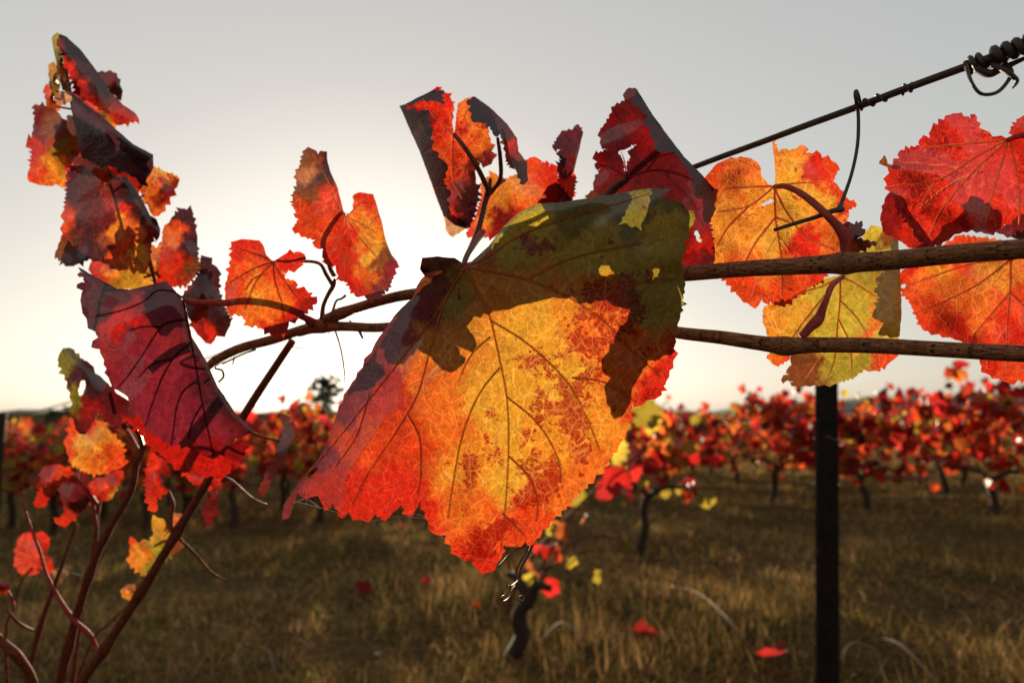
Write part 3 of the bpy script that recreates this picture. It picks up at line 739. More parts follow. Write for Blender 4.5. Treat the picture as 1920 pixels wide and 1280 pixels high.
# ------------------------------------------------------------------ the foreground vine
vb = at(110, 1700, 0.66)
VINE = empty('grapevine', (vb.x, vb.y, g1(vb.x, vb.y)), 'near grapevine with long canes and large backlit red and yellow leaves', 'grapevine')
hd = at(95, 1560, 0.62)
tube('trunk', catmull([(vb.x, vb.y, g1(vb.x, vb.y) - 0.03), (vb.x + 0.03, vb.y, 0.2), (vb.x - 0.02, vb.y + 0.01, 0.38), tuple(hd)], 6), np.linspace(0.036, 0.022, 19), M['trunk'], VINE, 10, 0.2)
C_ = lambda pts, mat='cane', nodes=(), nm='cane', n=8, seed=0: px_tube(nm, [(a, b, c, w * (.8 if mat == 'cane' else .68)) for a, b, c, w in pts], M[mat], VINE, n, 12, 0.07, nodes, seed)
# the two long horizontal canes
C_([(612, 598, .425, 26), (660, 580, .415, 25), (720, 562, .405, 25), (775, 551, .395, 27), (900, 538, .375, 29), (1060, 528, .355, 32), (1200, 520, .340, 34), (1290, 513, .328, 36), (1400, 504, .312, 39),
    (1500, 499, .300, 43), (1575, 494, .292, 47), (1660, 489, .284, 46), (1780, 477, .268, 46), (1930, 465, .250, 48), (2100, 452, .235, 50)], 'cane', ((1583, 493, .22), (640, 590, .25)), seed=3)
C_([(560, 622, .435, 24), (600, 612, .428, 25), (650, 612, .42, 23), (730, 613, .41, 23), (900, 590, .385, 25), (1010, 580, .37, 26), (1150, 597, .35, 27), (1262, 622, .335, 29), (1350, 632, .32, 33), (1420, 642, .31, 36), (1475, 648, .303, 40),
    (1540, 646, .296, 38), (1640, 648, .286, 38), (1760, 655, .272, 38), (1930, 664, .252, 41), (2100, 670, .236, 42)], 'cane', ((1470, 647, .22), (605, 612, .35)), seed=4)
C_([(605, 607, .43, 24), (560, 620, .435, 23), (510, 637, .44, 23), (460, 650, .445, 22), (425, 664, .45, 22), (398, 680, .448, 20), (382, 696, .447, 16)], 'cane', ((603, 607, .25),), seed=5)
# the cane that carries them up from the lower left
C_([(548, 640, .452, 22), (520, 682, .46, 22), (470, 758, .47, 23), (430, 825, .48, 23), (390, 900, .49, 23), (332, 998, .50, 24), (265, 1108, .52, 24), (195, 1218, .54, 25), (150, 1290, .56, 26), (hd_x := 118, 1420, .59, 30), (95, 1560, .62, 34)],
   'cane_red', ((333, 998, .35), (262, 1112, .3), (196, 1216, .35)), seed=6)
C_([(272, 832, .50, 16), (256, 868, .50, 18), (243, 925, .505, 18), (197, 1005, .515, 19), (170, 1070, .525, 20), (146, 1148, .54, 21), (128, 1214, .555, 22), (112, 1285, .57, 24), (98, 1420, .6, 28), (95, 1560, .62, 34)],
   'cane_red', ((197, 1005, .3), (168, 1078, .3), (129, 1212, .3)), seed=7)
C_([(41, 935, .53, 6), (55, 981, .53, 7), (75, 1034, .53, 8), (89, 1080, .53, 9), (128, 1149, .535, 11), (164, 1185, .54, 11), (176, 1203, .545, 11), (181, 1220, .545, 12)], 'petiole', ((128, 1149, .3), (164, 1186, .3)), seed=8)
C_([(144, 981, .62, 8), (118, 1054, .62, 10), (98, 1110, .63, 12), (75, 1175, .64, 13), (59, 1244, .65, 14), (50, 1330, .66, 16), (80, 1560, .66, 24)], 'cane_red', ((75, 1178, .3),), seed=9)
C_([(-30, 1172, .56, 22), (0, 1200, .56, 22), (30, 1228, .565, 22), (62, 1278, .58, 23), (85, 1400, .6, 26), (95, 1560, .62, 30)], 'cane_red', ((32, 1226, .25),), seed=10)
C_([(12, 1142, .6, 7), (36, 1168, .61, 8), (62, 1181, .635, 8)], 'cane_red')
C_([(42, 1082, .66, 6), (24, 1142, .66, 7), (12, 1185, .66, 8), (20, 1330, .66, 9), (70, 1560, .66, 10)], 'cane_red')
C_([(184, 935, .6, 9), (179, 1012, .6, 10), (163, 1090, .6, 10), (150, 1170, .6, 11), (120, 1400, .61, 13), (95, 1560, .63, 16)], 'cane_red', ((179, 1015, .35),))
C_([(240, 1135, .6, 5), (200, 1172, .6, 6), (180, 1190, .6, 7), (150, 1260, .6, 8), (120, 1400, .61, 10), (95, 1560, .63, 14)], 'cane_red')
C_([(335, 1008, .5, 8), (370, 1043, .495, 8), (393, 1070, .49, 7), (424, 1089, .485, 5)], 'cane_red')
C_([(413, 889, .47, 5), (440, 905, .465, 6), (470, 932, .46, 6), (503, 948, .455, 5)], 'cane')
C_([(131, 1075, .62, 7), (152, 1080, .62, 5)], 'twig')
# little shoots and tendrils round the node
T_ = lambda pts, mat='tendril', nm='tendril': px_tube(nm, pts, M[mat], VINE, 8, 6, 0.05)
C_([(604, 600, .428, 15), (606, 575, .427, 12), (614, 555, .426, 11), (625, 535, .425, 11), (628, 522, .424, 9)], 'petiole_dark', ((622, 540, .2),), 'shoot')
T_([(622, 590, .42, 7), (630, 565, .418, 5), (640, 560, .416, 5), (648, 554, .414, 6)])
T_([(655, 600, .42, 3), (670, 618, .415, 3), (680, 634, .413, 4), (676, 622, .411, 3), (672, 612, .41, 2)])
T_([(628, 618, .42, 4), (638, 650, .415, 3.5), (645, 690, .412, 3), (647, 720, .41, 2)])
T_([(618, 618, .42, 1.6), (612, 650, .42, 1.4), (622, 690, .42, 1.2), (640, 716, .42, 1)])
T_([(545, 650, .43, 2), (560, 652, .43, 2), (588, 650, .43, 1.5)])
T_([(480, 655, .44, 4), (455, 664, .44, 4), (425, 678, .44, 4), (412, 684, .43, 5), (404, 690, .40, 5), (416, 694, .385, 4), (419, 706, .385, 4), (410, 716, .385, 4)])
T_([(440, 668, .44, 3), (438, 676, .44, 3), (436, 684, .44, 2)])

# ---- the large hanging leaf
ZA = lambda t: Z(500, 330, 1.561, t)
BIGV = ["580,265 620,340 655,420 680,530 703,650 708,800 700,950 686,1090", "580,265 660,280 760,302 880,352 980,420 1060,500 1150,585", "580,265 640,240 740,175 860,128 1000,88 1120,50",
        "580,265 540,330 490,410 380,552 270,690 190,790 110,880", "572,280 520,370 480,500 440,640 370,760 290,880 250,960",
        "655,422 760,488 870,590 930,690 978,810", "682,560 620,640 572,760 545,900 530,1000", "702,645 790,720 850,820 862,900", "708,818 768,880 792,950 790,1010",
        "880,352 1000,325 1200,300", "760,302 900,238 1100,196", "895,590 985,602 1080,660", "415,700 448,770 450,880 440,930", "300,640 262,760 200,850", "690,985 735,1030 760,1060", "655,470 600,520 560,600"]
BIGV = [ZA(v) for v in BIGV]
OUT = ZA("580,262 600,250 650,205 690,150 740,105 790,82 860,77 960,62 1060,46 1120,36 1185,37 1150,58 1180,76 1202,72 1225,100 1255,125 1240,150 1220,200 1216,260 1222,330 1212,400 1195,470 1190,540 1170,600 1150,645 1115,655 1095,672 1070,665 1060,720 1030,790 990,850 940,900 880,965 830,1010 790,1060 770,1082 758,1066 720,1084 695,1070 690,1105 662,1157 610,1142 600,1122 560,1112 540,1082 525,1050 480,1040 465,985 450,945 432,980 410,992 395,960 345,1008 320,988 275,1006 240,982 220,1002 195,955 170,980 150,935 110,945 90,928 66,1000 45,1007 50,960 90,900 150,830 180,770 205,700 240,620 280,560 330,470 380,400 430,352 440,322 452,302 462,292 448,272 455,240 500,235 550,240 570,252")
bdep = [(871, 498, .292), (1000, 400, .298), (1150, 370, .308), (1290, 400, .312), (1270, 540, .300), (1260, 720, .300), (1130, 880, .290), (940, 660, .279), (950, 900, .276), (935, 1060, .282),
        (1090, 600, .286), (760, 900, .283), (640, 930, .288), (545, 950, .312), (640, 760, .313), (720, 620, .310), (780, 540, .303), (800, 490, .297), (760, 720, .287), (1200, 480, .296), (700, 800, .289)]
def bcol(t): return [(*p, c) for p, c in t]
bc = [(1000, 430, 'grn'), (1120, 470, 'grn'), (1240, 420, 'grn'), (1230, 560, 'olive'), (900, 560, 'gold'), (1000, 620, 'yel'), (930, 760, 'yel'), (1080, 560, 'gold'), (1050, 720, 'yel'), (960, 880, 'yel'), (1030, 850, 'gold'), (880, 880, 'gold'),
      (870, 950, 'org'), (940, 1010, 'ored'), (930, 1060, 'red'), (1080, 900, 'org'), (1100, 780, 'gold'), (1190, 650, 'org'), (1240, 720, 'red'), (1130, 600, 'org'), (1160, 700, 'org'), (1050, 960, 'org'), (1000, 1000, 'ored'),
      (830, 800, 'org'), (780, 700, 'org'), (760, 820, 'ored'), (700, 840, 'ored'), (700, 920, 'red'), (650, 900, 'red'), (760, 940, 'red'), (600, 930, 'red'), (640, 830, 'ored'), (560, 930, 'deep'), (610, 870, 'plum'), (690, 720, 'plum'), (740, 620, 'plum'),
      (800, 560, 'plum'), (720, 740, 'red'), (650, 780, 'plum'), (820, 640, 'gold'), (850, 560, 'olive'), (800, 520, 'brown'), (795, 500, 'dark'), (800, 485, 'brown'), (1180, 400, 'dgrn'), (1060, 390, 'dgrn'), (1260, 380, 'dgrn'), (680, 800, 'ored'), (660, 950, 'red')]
def bbl(X, Y):
    a = np.full(X.shape, 0.42)
    for (x, y), r in zip(ZA("865,640 900,700 800,850 825,910 750,950 775,560 910,510 655,790 620,1040 990,440 840,700 705,1020 660,700 930,790 1100,600 600,850 1000,380 780,205 1050,350 640,1090 590,905"), (46, 40, 44, 30, 30, 30, 40, 26, 36, 52, 40, 22, 20, 30, 40, 22, 50, 36, 60, 30, 16)):
        a += 0.95 * np.exp(-((X - x) ** 2 + (Y - y) ** 2) / 2 / (r * 0.72) ** 2)
    return np.minimum(a, 1.35)
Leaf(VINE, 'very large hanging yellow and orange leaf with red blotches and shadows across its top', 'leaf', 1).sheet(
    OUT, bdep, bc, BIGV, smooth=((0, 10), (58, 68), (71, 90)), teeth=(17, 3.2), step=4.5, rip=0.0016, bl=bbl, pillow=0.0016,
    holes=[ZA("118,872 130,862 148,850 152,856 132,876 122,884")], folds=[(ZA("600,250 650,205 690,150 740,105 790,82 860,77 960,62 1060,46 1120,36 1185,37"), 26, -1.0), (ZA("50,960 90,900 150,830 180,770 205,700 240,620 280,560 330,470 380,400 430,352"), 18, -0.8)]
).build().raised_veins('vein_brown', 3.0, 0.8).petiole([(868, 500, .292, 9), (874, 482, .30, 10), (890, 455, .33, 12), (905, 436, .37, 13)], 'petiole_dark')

# unseen leaves put in behind it, outlines traced back from the shadows they cast
SX, SY = SUN_PX
def behind(pts, k): return [(SX + (x - SX) / k, SY + (y - SY) / k) for x, y in pts]
Leaf(VINE, 'unseen dull leaf just behind the top of the very large leaf, shaped to shade it', 'leaf_dark', 2).sheet(
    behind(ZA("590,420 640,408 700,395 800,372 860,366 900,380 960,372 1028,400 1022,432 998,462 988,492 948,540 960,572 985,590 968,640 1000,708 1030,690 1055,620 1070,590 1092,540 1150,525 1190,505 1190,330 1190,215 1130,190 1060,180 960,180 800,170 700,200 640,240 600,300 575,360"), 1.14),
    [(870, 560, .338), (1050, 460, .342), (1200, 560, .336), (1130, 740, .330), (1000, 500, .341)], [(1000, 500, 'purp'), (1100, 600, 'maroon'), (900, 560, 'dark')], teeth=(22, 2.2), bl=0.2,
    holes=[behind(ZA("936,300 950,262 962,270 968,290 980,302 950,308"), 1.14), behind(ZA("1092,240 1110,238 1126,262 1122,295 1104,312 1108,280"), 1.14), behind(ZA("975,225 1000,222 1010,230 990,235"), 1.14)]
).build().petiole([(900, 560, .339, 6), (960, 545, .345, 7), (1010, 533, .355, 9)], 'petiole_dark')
Leaf(VINE, 'unseen narrow dull leaf behind the left shoulder of the very large leaf, shaped to shade it', 'leaf_dark', 3).sheet(
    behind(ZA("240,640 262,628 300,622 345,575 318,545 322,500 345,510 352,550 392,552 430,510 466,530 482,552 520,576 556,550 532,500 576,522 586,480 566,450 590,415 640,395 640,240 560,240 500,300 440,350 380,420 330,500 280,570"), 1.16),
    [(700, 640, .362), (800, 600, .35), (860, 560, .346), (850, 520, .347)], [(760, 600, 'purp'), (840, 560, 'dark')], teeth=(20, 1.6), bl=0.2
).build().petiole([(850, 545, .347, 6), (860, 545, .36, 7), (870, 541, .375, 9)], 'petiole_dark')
Leaf(VINE, 'unseen small dull leaf behind the upper edge of the very large leaf, shaped to shade it', 'leaf_dark', 4).sheet(
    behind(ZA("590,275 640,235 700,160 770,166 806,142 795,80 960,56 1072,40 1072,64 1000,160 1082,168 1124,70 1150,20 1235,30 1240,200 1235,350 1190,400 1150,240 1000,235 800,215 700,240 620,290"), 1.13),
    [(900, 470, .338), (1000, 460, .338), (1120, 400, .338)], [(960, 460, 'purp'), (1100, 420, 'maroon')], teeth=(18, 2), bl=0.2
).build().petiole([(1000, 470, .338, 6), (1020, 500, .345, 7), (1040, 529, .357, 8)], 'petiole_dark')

# ---- purple leaf on the left
Z2 = lambda t: Z(0, 480, 2.4615, t)
PV = [Z2(v) for v in ("845,195 870,330 900,480 935,680 960,800 985,920", "840,190 790,160 720,160 660,210 560,250 440,280", "860,292 800,300 745,325 680,420 600,540 540,610", "880,400 800,470 740,580 700,690 668,790",
                      "905,580 850,620 815,700 792,870", "745,325 660,325 590,345", "800,470 700,500 640,560", "935,680 890,760 870,840")]
P_OUT = Z2("360,50 440,95 540,150 600,155 700,130 770,115 800,150 840,200 862,260 885,370 945,470 1005,600 1085,720 1165,800 1130,830 1080,840 1065,870 1040,900 985,935 920,900 830,868 790,880 740,840 670,800 650,740 600,690 590,650 545,620 520,610 500,560 480,480 460,430 420,420 452,375 440,350 400,290 375,230 375,180 382,160 355,130 390,122 386,98 355,85 382,80")
lp = Leaf(VINE, 'large purple drooping leaf with dark veins and red underside at left', 'leaf_dark', 5)
lp.sheet(P_OUT, [(343, 560, .372), (150, 510, .385), (170, 600, .372), (250, 600, .360), (230, 720, .358), (300, 700, .352), (330, 820, .350), (400, 850, .356), (420, 740, .366), (470, 805, .366), (360, 620, .365), (290, 530, .378)],
         [(200, 560, 'purp'), (160, 520, 'purp'), (300, 560, 'plum'), (250, 640, 'plum'), (260, 720, 'plum'), (330, 760, 'plum'), (380, 800, 'plum'), (400, 850, 'deep'), (420, 740, 'purp'), (460, 800, 'maroon'), (240, 615, 'red')],
         PV, smooth=((0, 13), (20, 29)), teeth=(16, 3), step=5, rip=.0016, bl=.25,
         folds=[(Z2("770,115 840,200 862,260 885,370 945,470 1005,600 1085,720 1165,800"), 26, -.9), (Z2("360,50 440,95 540,150 600,155 700,130 770,115"), 18, -.8)], pillow=.0018)
lp.sheet(Z2("470,650 520,622 600,670 670,770 740,815 830,845 985,905 1070,870 1090,850 1135,860 1128,930 1090,960 1040,1010 940,1015 830,990 760,930 700,880 640,800 560,740 500,690"),
         [(200, 740, .372), (300, 830, .378), (400, 870, .378), (450, 830, .374)], [(210, 750, 'maroon'), (250, 800, 'red'), (330, 860, 'red'), (400, 880, 'red'), (450, 850, 'deep')], bl=.35, teeth=(13, 4), smooth=((0, 8),), keep=False)
lp.build().raised_veins('vein_dark', 3.0, 1.2).petiole([(343, 562, .370, 10), (365, 567, .374, 12), (420, 568, .392, 13), (480, 570, .405, 13), (545, 585, .418, 13), (595, 606, .428, 14)], 'petiole')
Leaf(VINE, 'olive and maroon crumpled leaf behind the purple leaf', 'leaf', 6).sheet(
    Z2("268,470 290,425 330,425 370,470 410,490 440,540 490,580 530,620 560,680 620,760 580,800 500,770 450,720 440,740 410,800 370,822 340,760 335,680 310,580 270,490"),
    [(115, 665, .46), (150, 720, .45), (150, 800, .455), (200, 740, .47), (240, 790, .475)], [(118, 680, 'dgrn'), (140, 740, 'dgrn'), (160, 690, 'dusk'), (180, 720, 'dusk'), (160, 770, 'deep'), (150, 800, 'maroon'), (210, 760, 'maroon')],
    holes=[Z2("368,600 375,575 392,575 395,600 380,640 365,640")], bl=.3, teeth=(12, 3), folds=[(Z2("330,425 370,470 440,540 490,580"), 20, -.8)]
).build().petiole([(240, 795, .475, 8), (258, 810, .485, 8), (268, 840, .50, 9)], 'petiole_dark')
Z3 = lambda t: Z(0, 860, 3.048, t)
def small(txt, zf, d0, cols, label, pet, mat='leaf', bl=.35, teeth=(11, 3), seed=0, tilt=(0, 0), pm='petiole', cup=.012, holes=(), folds=(), smooth=(), veins=()):
    """a smaller leaf: outline, mean depth, tilt in metres across and down, cupped"""
    P = zf(txt) if isinstance(txt, str) else txt
    A = np.array(P); c = A.mean(0); e = (A.max(0) - A.min(0)) / 2 + 1
    dep = [(c[0], c[1], d0 - cup)]
    for sx, sy in ((-1, -1), (1, -1), (-1, 1), (1, 1), (0, 1), (0, -1), (1, 0), (-1, 0)):
        dep.append((c[0] + sx * e[0] * .8, c[1] + sy * e[1] * .8, d0 + tilt[0] * sx + tilt[1] * sy + cup * .3))
    cl = [(c[0] + x * e[0], c[1] + y * e[1], k) for x, y, k in cols]
    l = Leaf(VINE, label, mat, seed).sheet(P, dep, cl, veins, bl=bl, teeth=teeth, holes=holes, folds=folds, smooth=smooth, rip=.003).build()
    if pet: l.petiole(pet, pm)
    return l
small("330,750 440,755 500,800 560,860 580,960 520,990 470,1005 400,1000 330,960 305,890 315,820", Z2, .52, [(0, 0, 'yel'), (.3, -.3, 'gold'), (-.4, .5, 'gold'), (0, .9, 'org'), (.8, .5, 'ored'), (-.9, 0, 'ored'), (0, -.9, 'red')],
      'bright yellow leaf with orange rim below the purple leaf', [(205, 800, .51, 6), (235, 805, .505, 7), (262, 850, .50, 8)], seed=7, bl=.55)
small("200,970 270,960 330,990 365,1050 290,1040 240,1100 200,1160 160,1150 180,1080 190,1000", Z2, .56, [(-.3, .5, 'red'), (.3, -.3, 'ored'), (.8, 0, 'red'), (-.8, -.5, 'deep')], 'red folded leaf low at left, left of the dark red one', [(140, 890, .56, 6), (165, 920, .57, 6), (183, 945, .6, 7)], seed=8)
small("265,1060 330,1010 390,1000 430,1100 395,1165 330,1220 300,1250 255,1230 300,1180 280,1100", Z2, .58, [(0, -.2, 'maroon'), (.4, .2, 'maroon'), (-.2, .7, 'red'), (-.6, .9, 'ored'), (.2, .55, 'org')], 'dark red curled leaf below the bright yellow leaf', [(165, 930, .585, 6), (175, 950, .59, 6), (181, 990, .60, 7)], seed=9)
small("420,1040 480,1020 560,985 570,1010 530,1090 490,1130 440,1110 415,1080", Z2, .57, [(0, 0, 'pink'), (.6, -.4, 'red'), (-.4, .4, 'red'), (.6, .5, 'gold')], 'bright pinkish red leaf just below the bright yellow leaf', [(190, 930, .575, 5), (187, 945, .59, 5), (184, 960, .60, 6)], seed=10, teeth=(14, 2))
small("690,900 720,915 770,950 785,1020 738,990 740,1050 775,1090 722,1112 727,1170 700,1178 675,1110 673,1000", Z2, .48, [(0, .3, 'red'), (.2, .8, 'ored'), (.3, -.5, 'deep'), (-.5, -.5, 'red')], 'red ragged leaf hanging between the two upright canes',
      [(316, 920, .48, 5), (325, 944, .485, 6), (322, 965, .49, 7), (322, 990, .495, 7), (331, 1000, .50, 8)], seed=11)
small("990,1020 1020,1010 1012,1090 990,1200 960,1255 932,1180 960,1100 985,1070", Z2, .49, [(0, 0, 'deep'), (-.3, .4, 'maroon'), (.3, -.6, 'red')], 'narrow dark red leaf seen edge on right of the thick cane', [(408, 895, .488, 5), (400, 890, .488, 6), (393, 895, .49, 7)], seed=12)
ZB = lambda t: Z(400, 680, 4, t)
small("515,380 545,390 565,450 605,440 605,500 580,600 530,700 480,790 430,890 390,960 360,1000 335,960 370,890 420,770 480,640 515,560 530,480", ZB, .47, [(.2, -.3, 'purp'), (-.1, .2, 'maroon'), (.6, -.5, 'deep'), (-.6, .7, 'red'), (-.8, .9, 'red')],
      'narrow purple and red leaf seen edge on between purple leaf and large leaf', [(523, 826, .468, 4), (490, 818, .46, 5), (462, 806, .455, 6), (440, 800, .475, 6)], seed=13, teeth=(9, 2.5), tilt=(.03, 0))
small("840,1000 900,1010 990,1020 1010,1090 960,1080 880,1040", Z2, .5, [(0, 0, 'red'), (.5, .3, 'ored')], 'small red leaf under the tip of the purple leaf', [(385, 898, .495, 4), (388, 902, .49, 5)], seed=14)
small("130,425 200,430 240,412 285,455 275,510 250,545 305,600 290,660 250,640 225,620 180,665 110,650 80,590 95,500", Z3, .68, [(0, 0, 'pink'), (.4, -.5, 'red'), (-.5, .4, 'pink'), (.6, .6, 'red')], 'soft pinkish red leaf low at the left behind a thin red shoot', [(60, 1065, .675, 5), (50, 1075, .665, 6), (42, 1084, .66, 6)], seed=15, teeth=(16, 2.5))
small("865,355 900,335 950,370 972,440 1000,420 1045,470 1030,520 960,560 900,620 820,670 770,620 740,600 745,440 790,480 860,470 880,430", Z3, .56, [(0, 0, 'olive'), (.2, -.6, 'yel'), (-.7, .3, 'gold'), (-.8, 0, 'ored'), (.7, .2, 'brown'), (0, .6, 'dgrn')], 'olive and yellow lobed leaf behind the thick cane at lower left', [(300, 1015, .56, 5), (320, 1012, .53, 6), (334, 1000, .505, 7)], seed=16)
small("975,320 1010,310 1045,320 1045,360 1010,390 975,370", Z3, .57, [(0, 0, 'gold'), (.4, .3, 'org')], 'small golden leaf on the thick cane above the olive leaf', [(330, 985, .56, 4), (332, 992, .52, 5)], seed=17)
small("700,740 740,715 775,720 762,790 715,797 695,770", Z3, .57, [(0, 0, 'gold'), (.4, -.3, 'tan')], 'small round tan leaf on the thick cane at lower left', [(248, 1108, .56, 4), (262, 1110, .525, 5)], seed=18)
small("-60,690 0,690 55,706 52,748 0,768 -60,760", Z3, .64, [(0, 0, 'red'), (.5, 0, 'ored')], 'red leaf cut by the left edge of the picture', [(10, 1100, .645, 5), (25, 1130, .655, 5), (22, 1150, .66, 6)], seed=19)
small("300,640 340,615 385,605 395,640 360,690 330,720 310,690", Z3, .64, [(0, 0, 'tan'), (.3, -.4, 'cream')], 'dry pale curled leaf on a thin cane at lower left', [(108, 1085, .635, 5), (106, 1092, .63, 6)], seed=20, tilt=(.02, .02))
small("490,215 520,205 555,220 540,260 505,262", Z3, .6, [(0, 0, 'yel')], 'tiny yellow leaf on a thin cane at lower left', [(172, 940, .6, 4), (180, 950, .6, 5)], seed=21)

# ---- tall shoot at the upper left
Z1 = lambda t: Z(0, 40, 2.56, t)
C_([(300, 660, .47, 9), (296, 560, .455, 9), (283, 500, .45, 9), (272, 455, .447, 8), (250, 400, .445, 8), (215, 335, .44, 8), (170, 290, .44, 7), (140, 220, .44, 7), (128, 150, .44, 6), (120, 90, .44, 4)], 'petiole_dark', ((283, 500, .3), (215, 335, .3)), 'shoot')
C_([(300, 660, .47, 9), (315, 760, .475, 9), (330, 820, .48, 10)], 'petiole_dark', (), 'shoot')
small("290,62 320,75 390,140 470,245 520,330 590,400 650,440 668,472 650,480 600,492 560,500 520,450 440,392 370,352 335,260 312,200 295,150 272,100", Z1, .43, [(.0, -.2, 'dusk'), (-.4, -.5, 'dusk'), (.3, .2, 'purp'), (.7, .75, 'red'), (-.3, .25, 'deep'), (-.55, -.35, 'red'), (.1, .6, 'ored'), (-.2, .4, 'red')],
      'dark rolled leaf at the very top of the left shoot', [(140, 150, .44, 4), (130, 160, .44, 5)], 'leaf', seed=30, folds=[(Z1("320,75 390,140 470,245 520,330 590,400 650,440"), 34, -1.)], smooth=((0, 7),), tilt=(.015, 0))
small("248,85 265,62 290,62 275,100 300,170 325,250 345,340 300,330 270,200", Z1, .44, [(0, 0, 'dgrn'), (.3, -.6, 'olive'), (-.4, .2, 'brown')], 'olive rim of a curled leaf at the top of the left shoot', [(120, 160, .44, 4), (127, 150, .44, 4)], seed=31, teeth=(20, 1))
small("468,245 540,243 565,270 575,300 582,382 520,332", Z1, .47, [(0, 0, 'maroon'), (.3, .5, 'dark')], 'small maroon leaf tip behind the topmost rolled leaf', [(205, 165, .465, 4), (150, 190, .45, 5), (135, 190, .44, 5)], seed=32, teeth=(14, 1.5))
small("232,210 260,193 280,240 288,320 265,357 240,310", Z1, .46, [(0, 0, 'dgrn'), (.5, -.2, 'gold'), (-.4, .3, 'dgrn')], 'narrow green leaf left of the topmost rolled leaf', [(104, 170, .455, 4), (128, 180, .445, 4)], seed=33, teeth=(14, 1))
small("210,322 240,300 270,350 285,430 225,410", Z1, .465, [(0, 0, 'ored'), (.3, .3, 'org')], 'small orange red leaf below the narrow green leaf', [(105, 200, .46, 4), (135, 205, .445, 4)], seed=34)
small("340,340 440,380 520,450 560,500 540,520 480,470 400,420 350,400", Z1, .46, [(0, 0, 'ored'), (.4, .3, 'gold'), (-.5, -.3, 'red')], 'glowing orange leaf strip between the two rolled leaves', [(150, 195, .455, 4), (136, 205, .445, 4)], seed=35)
small("165,400 215,405 270,430 330,500 370,560 388,650 350,672 318,690 318,802 270,782 220,790 170,780 130,750 145,700 155,620 130,565 152,560 165,480", Z1, .45, [(0, -.5, 'brown'), (-.6, -.6, 'maroon'), (.5, -.1, 'dgrn'), (-.5, .2, 'red'), (.2, .3, 'gold'), (-.3, .7, 'ored'), (.3, .8, 'org'), (-.8, .5, 'red')],
      'half brown half orange leaf on the outer left of the shoot', [(145, 275, .445, 5), (155, 280, .44, 5)], seed=36, bl=.6)
lr = Leaf(VINE, 'slate purple rolled leaf in the middle of the left shoot', 'leaf', 37)
lr.sheet(Z1("345,340 400,388 460,430 560,520 640,590 735,640 737,700 700,762 680,787 650,750 600,722 560,702 520,692 470,692 440,672 390,652 370,560 350,460 345,400"),
         [(140, 180, .425), (200, 250, .413), (275, 310, .42), (160, 280, .428), (240, 330, .43)], [(180, 230, 'dusk'), (230, 280, 'dusk'), (270, 310, 'dusk'), (150, 200, 'dusk'), (165, 290, 'maroon'), (205, 300, 'purp'), (150, 250, 'dark')],
         smooth=((0, 6), (15, 19)), folds=[(Z1("345,340 400,388 460,430 560,520 640,590 735,640"), 40, -1.1)], bl=.1, step=5)
lr.sheet(Z1("262,365 290,335 330,338 350,380 300,402 275,402"), [(105, 185, .432), (130, 180, .425), (115, 195, .43)], [(115, 182, 'cream'), (110, 195, 'tan')], bl=0, teeth=(9, 1), keep=False)
lr.sheet(Z1("325,450 350,455 375,520 360,548 340,540 320,490"), [(130, 225, .436), (140, 240, .436), (135, 250, .436)], [(135, 235, 'org')], bl=.1, teeth=(9, 1), keep=False)
lr.build().petiole([(150, 270, .432, 5), (158, 282, .437, 6)], 'petiole_dark')
small("340,470 480,560 600,640 690,700 700,790 640,830 560,800 480,790 380,740 320,700 310,560", Z1, .452, [(0, 0, 'red'), (-.4, .3, 'ored'), (.4, .3, 'deep'), (0, .6, 'org')], 'glowing red leaf inside the stack behind the slate rolled leaf', [(190, 320, .45, 4), (200, 330, .445, 5)], seed=46)
small("385,650 470,690 530,710 557,745 512,792 455,742 400,700 320,665", Z1, .437, [(0, 0, 'org'), (.5, .1, 'ored'), (-.5, -.3, 'ored')], 'bright orange leaf edge below the slate rolled leaf', [(195, 330, .438, 4), (208, 332, .44, 4)], seed=38)
l4 = Leaf(VINE, 'dark leaf with green veins and an orange corner on the left shoot', 'leaf', 39)
l4v = [Z1(v) for v in ("512,792 520,850 540,920 580,990 640,1100 690,1190", "512,792 460,830 410,890 395,960 385,1100", "512,792 440,780 350,790", "512,792 600,800 680,900", "512,792 470,870 450,1000 470,1130")]
l4.sheet(Z1("318,690 400,692 458,742 512,794 560,748 602,745 640,790 680,850 720,930 770,1000 762,1042 735,1036 722,1090 706,1192 690,1202 560,1190 480,1150 430,1140 380,1162 320,1176 262,1125 300,1020 310,900 322,800"),
         [(200, 350, .425), (130, 330, .43), (110, 490, .42), (190, 470, .41), (270, 500, .42), (280, 390, .425), (300, 430, .425), (230, 420, .412)],
         [(150, 350, 'dusk'), (140, 420, 'dusk'), (190, 400, 'maroon'), (160, 460, 'dusk'), (130, 490, 'brown'), (250, 380, 'dark'), (275, 410, 'dark'), (225, 395, 'red'), (215, 410, 'gold'), (255, 450, 'org'), (265, 480, 'gold'), (245, 470, 'ored'), (285, 440, 'deep'), (127, 330, 'red'), (125, 420, 'ored')],
         l4v, bl=.35, teeth=(12, 3), smooth=((0, 8),), folds=[(Z1("560,748 602,745 640,790 680,850 720,930 770,1000"), 22, -.9)])
l4.build().petiole([(200, 349, .425, 5), (208, 340, .432, 6), (214, 336, .44, 6)], 'petiole_dark')
small("665,800 700,760 735,695 770,712 855,745 860,770 775,920 735,938 708,880", Z1, .455, [(0, -.2, 'gold'), (.3, .2, 'deep'), (-.3, .4, 'org'), (.5, -.5, 'yel'), (-.2, 0, 'org')], 'yellow and red blotched leaf right of the dark green-veined leaf', [(270, 365, .452, 4), (245, 385, .447, 5)], seed=40, bl=.85)
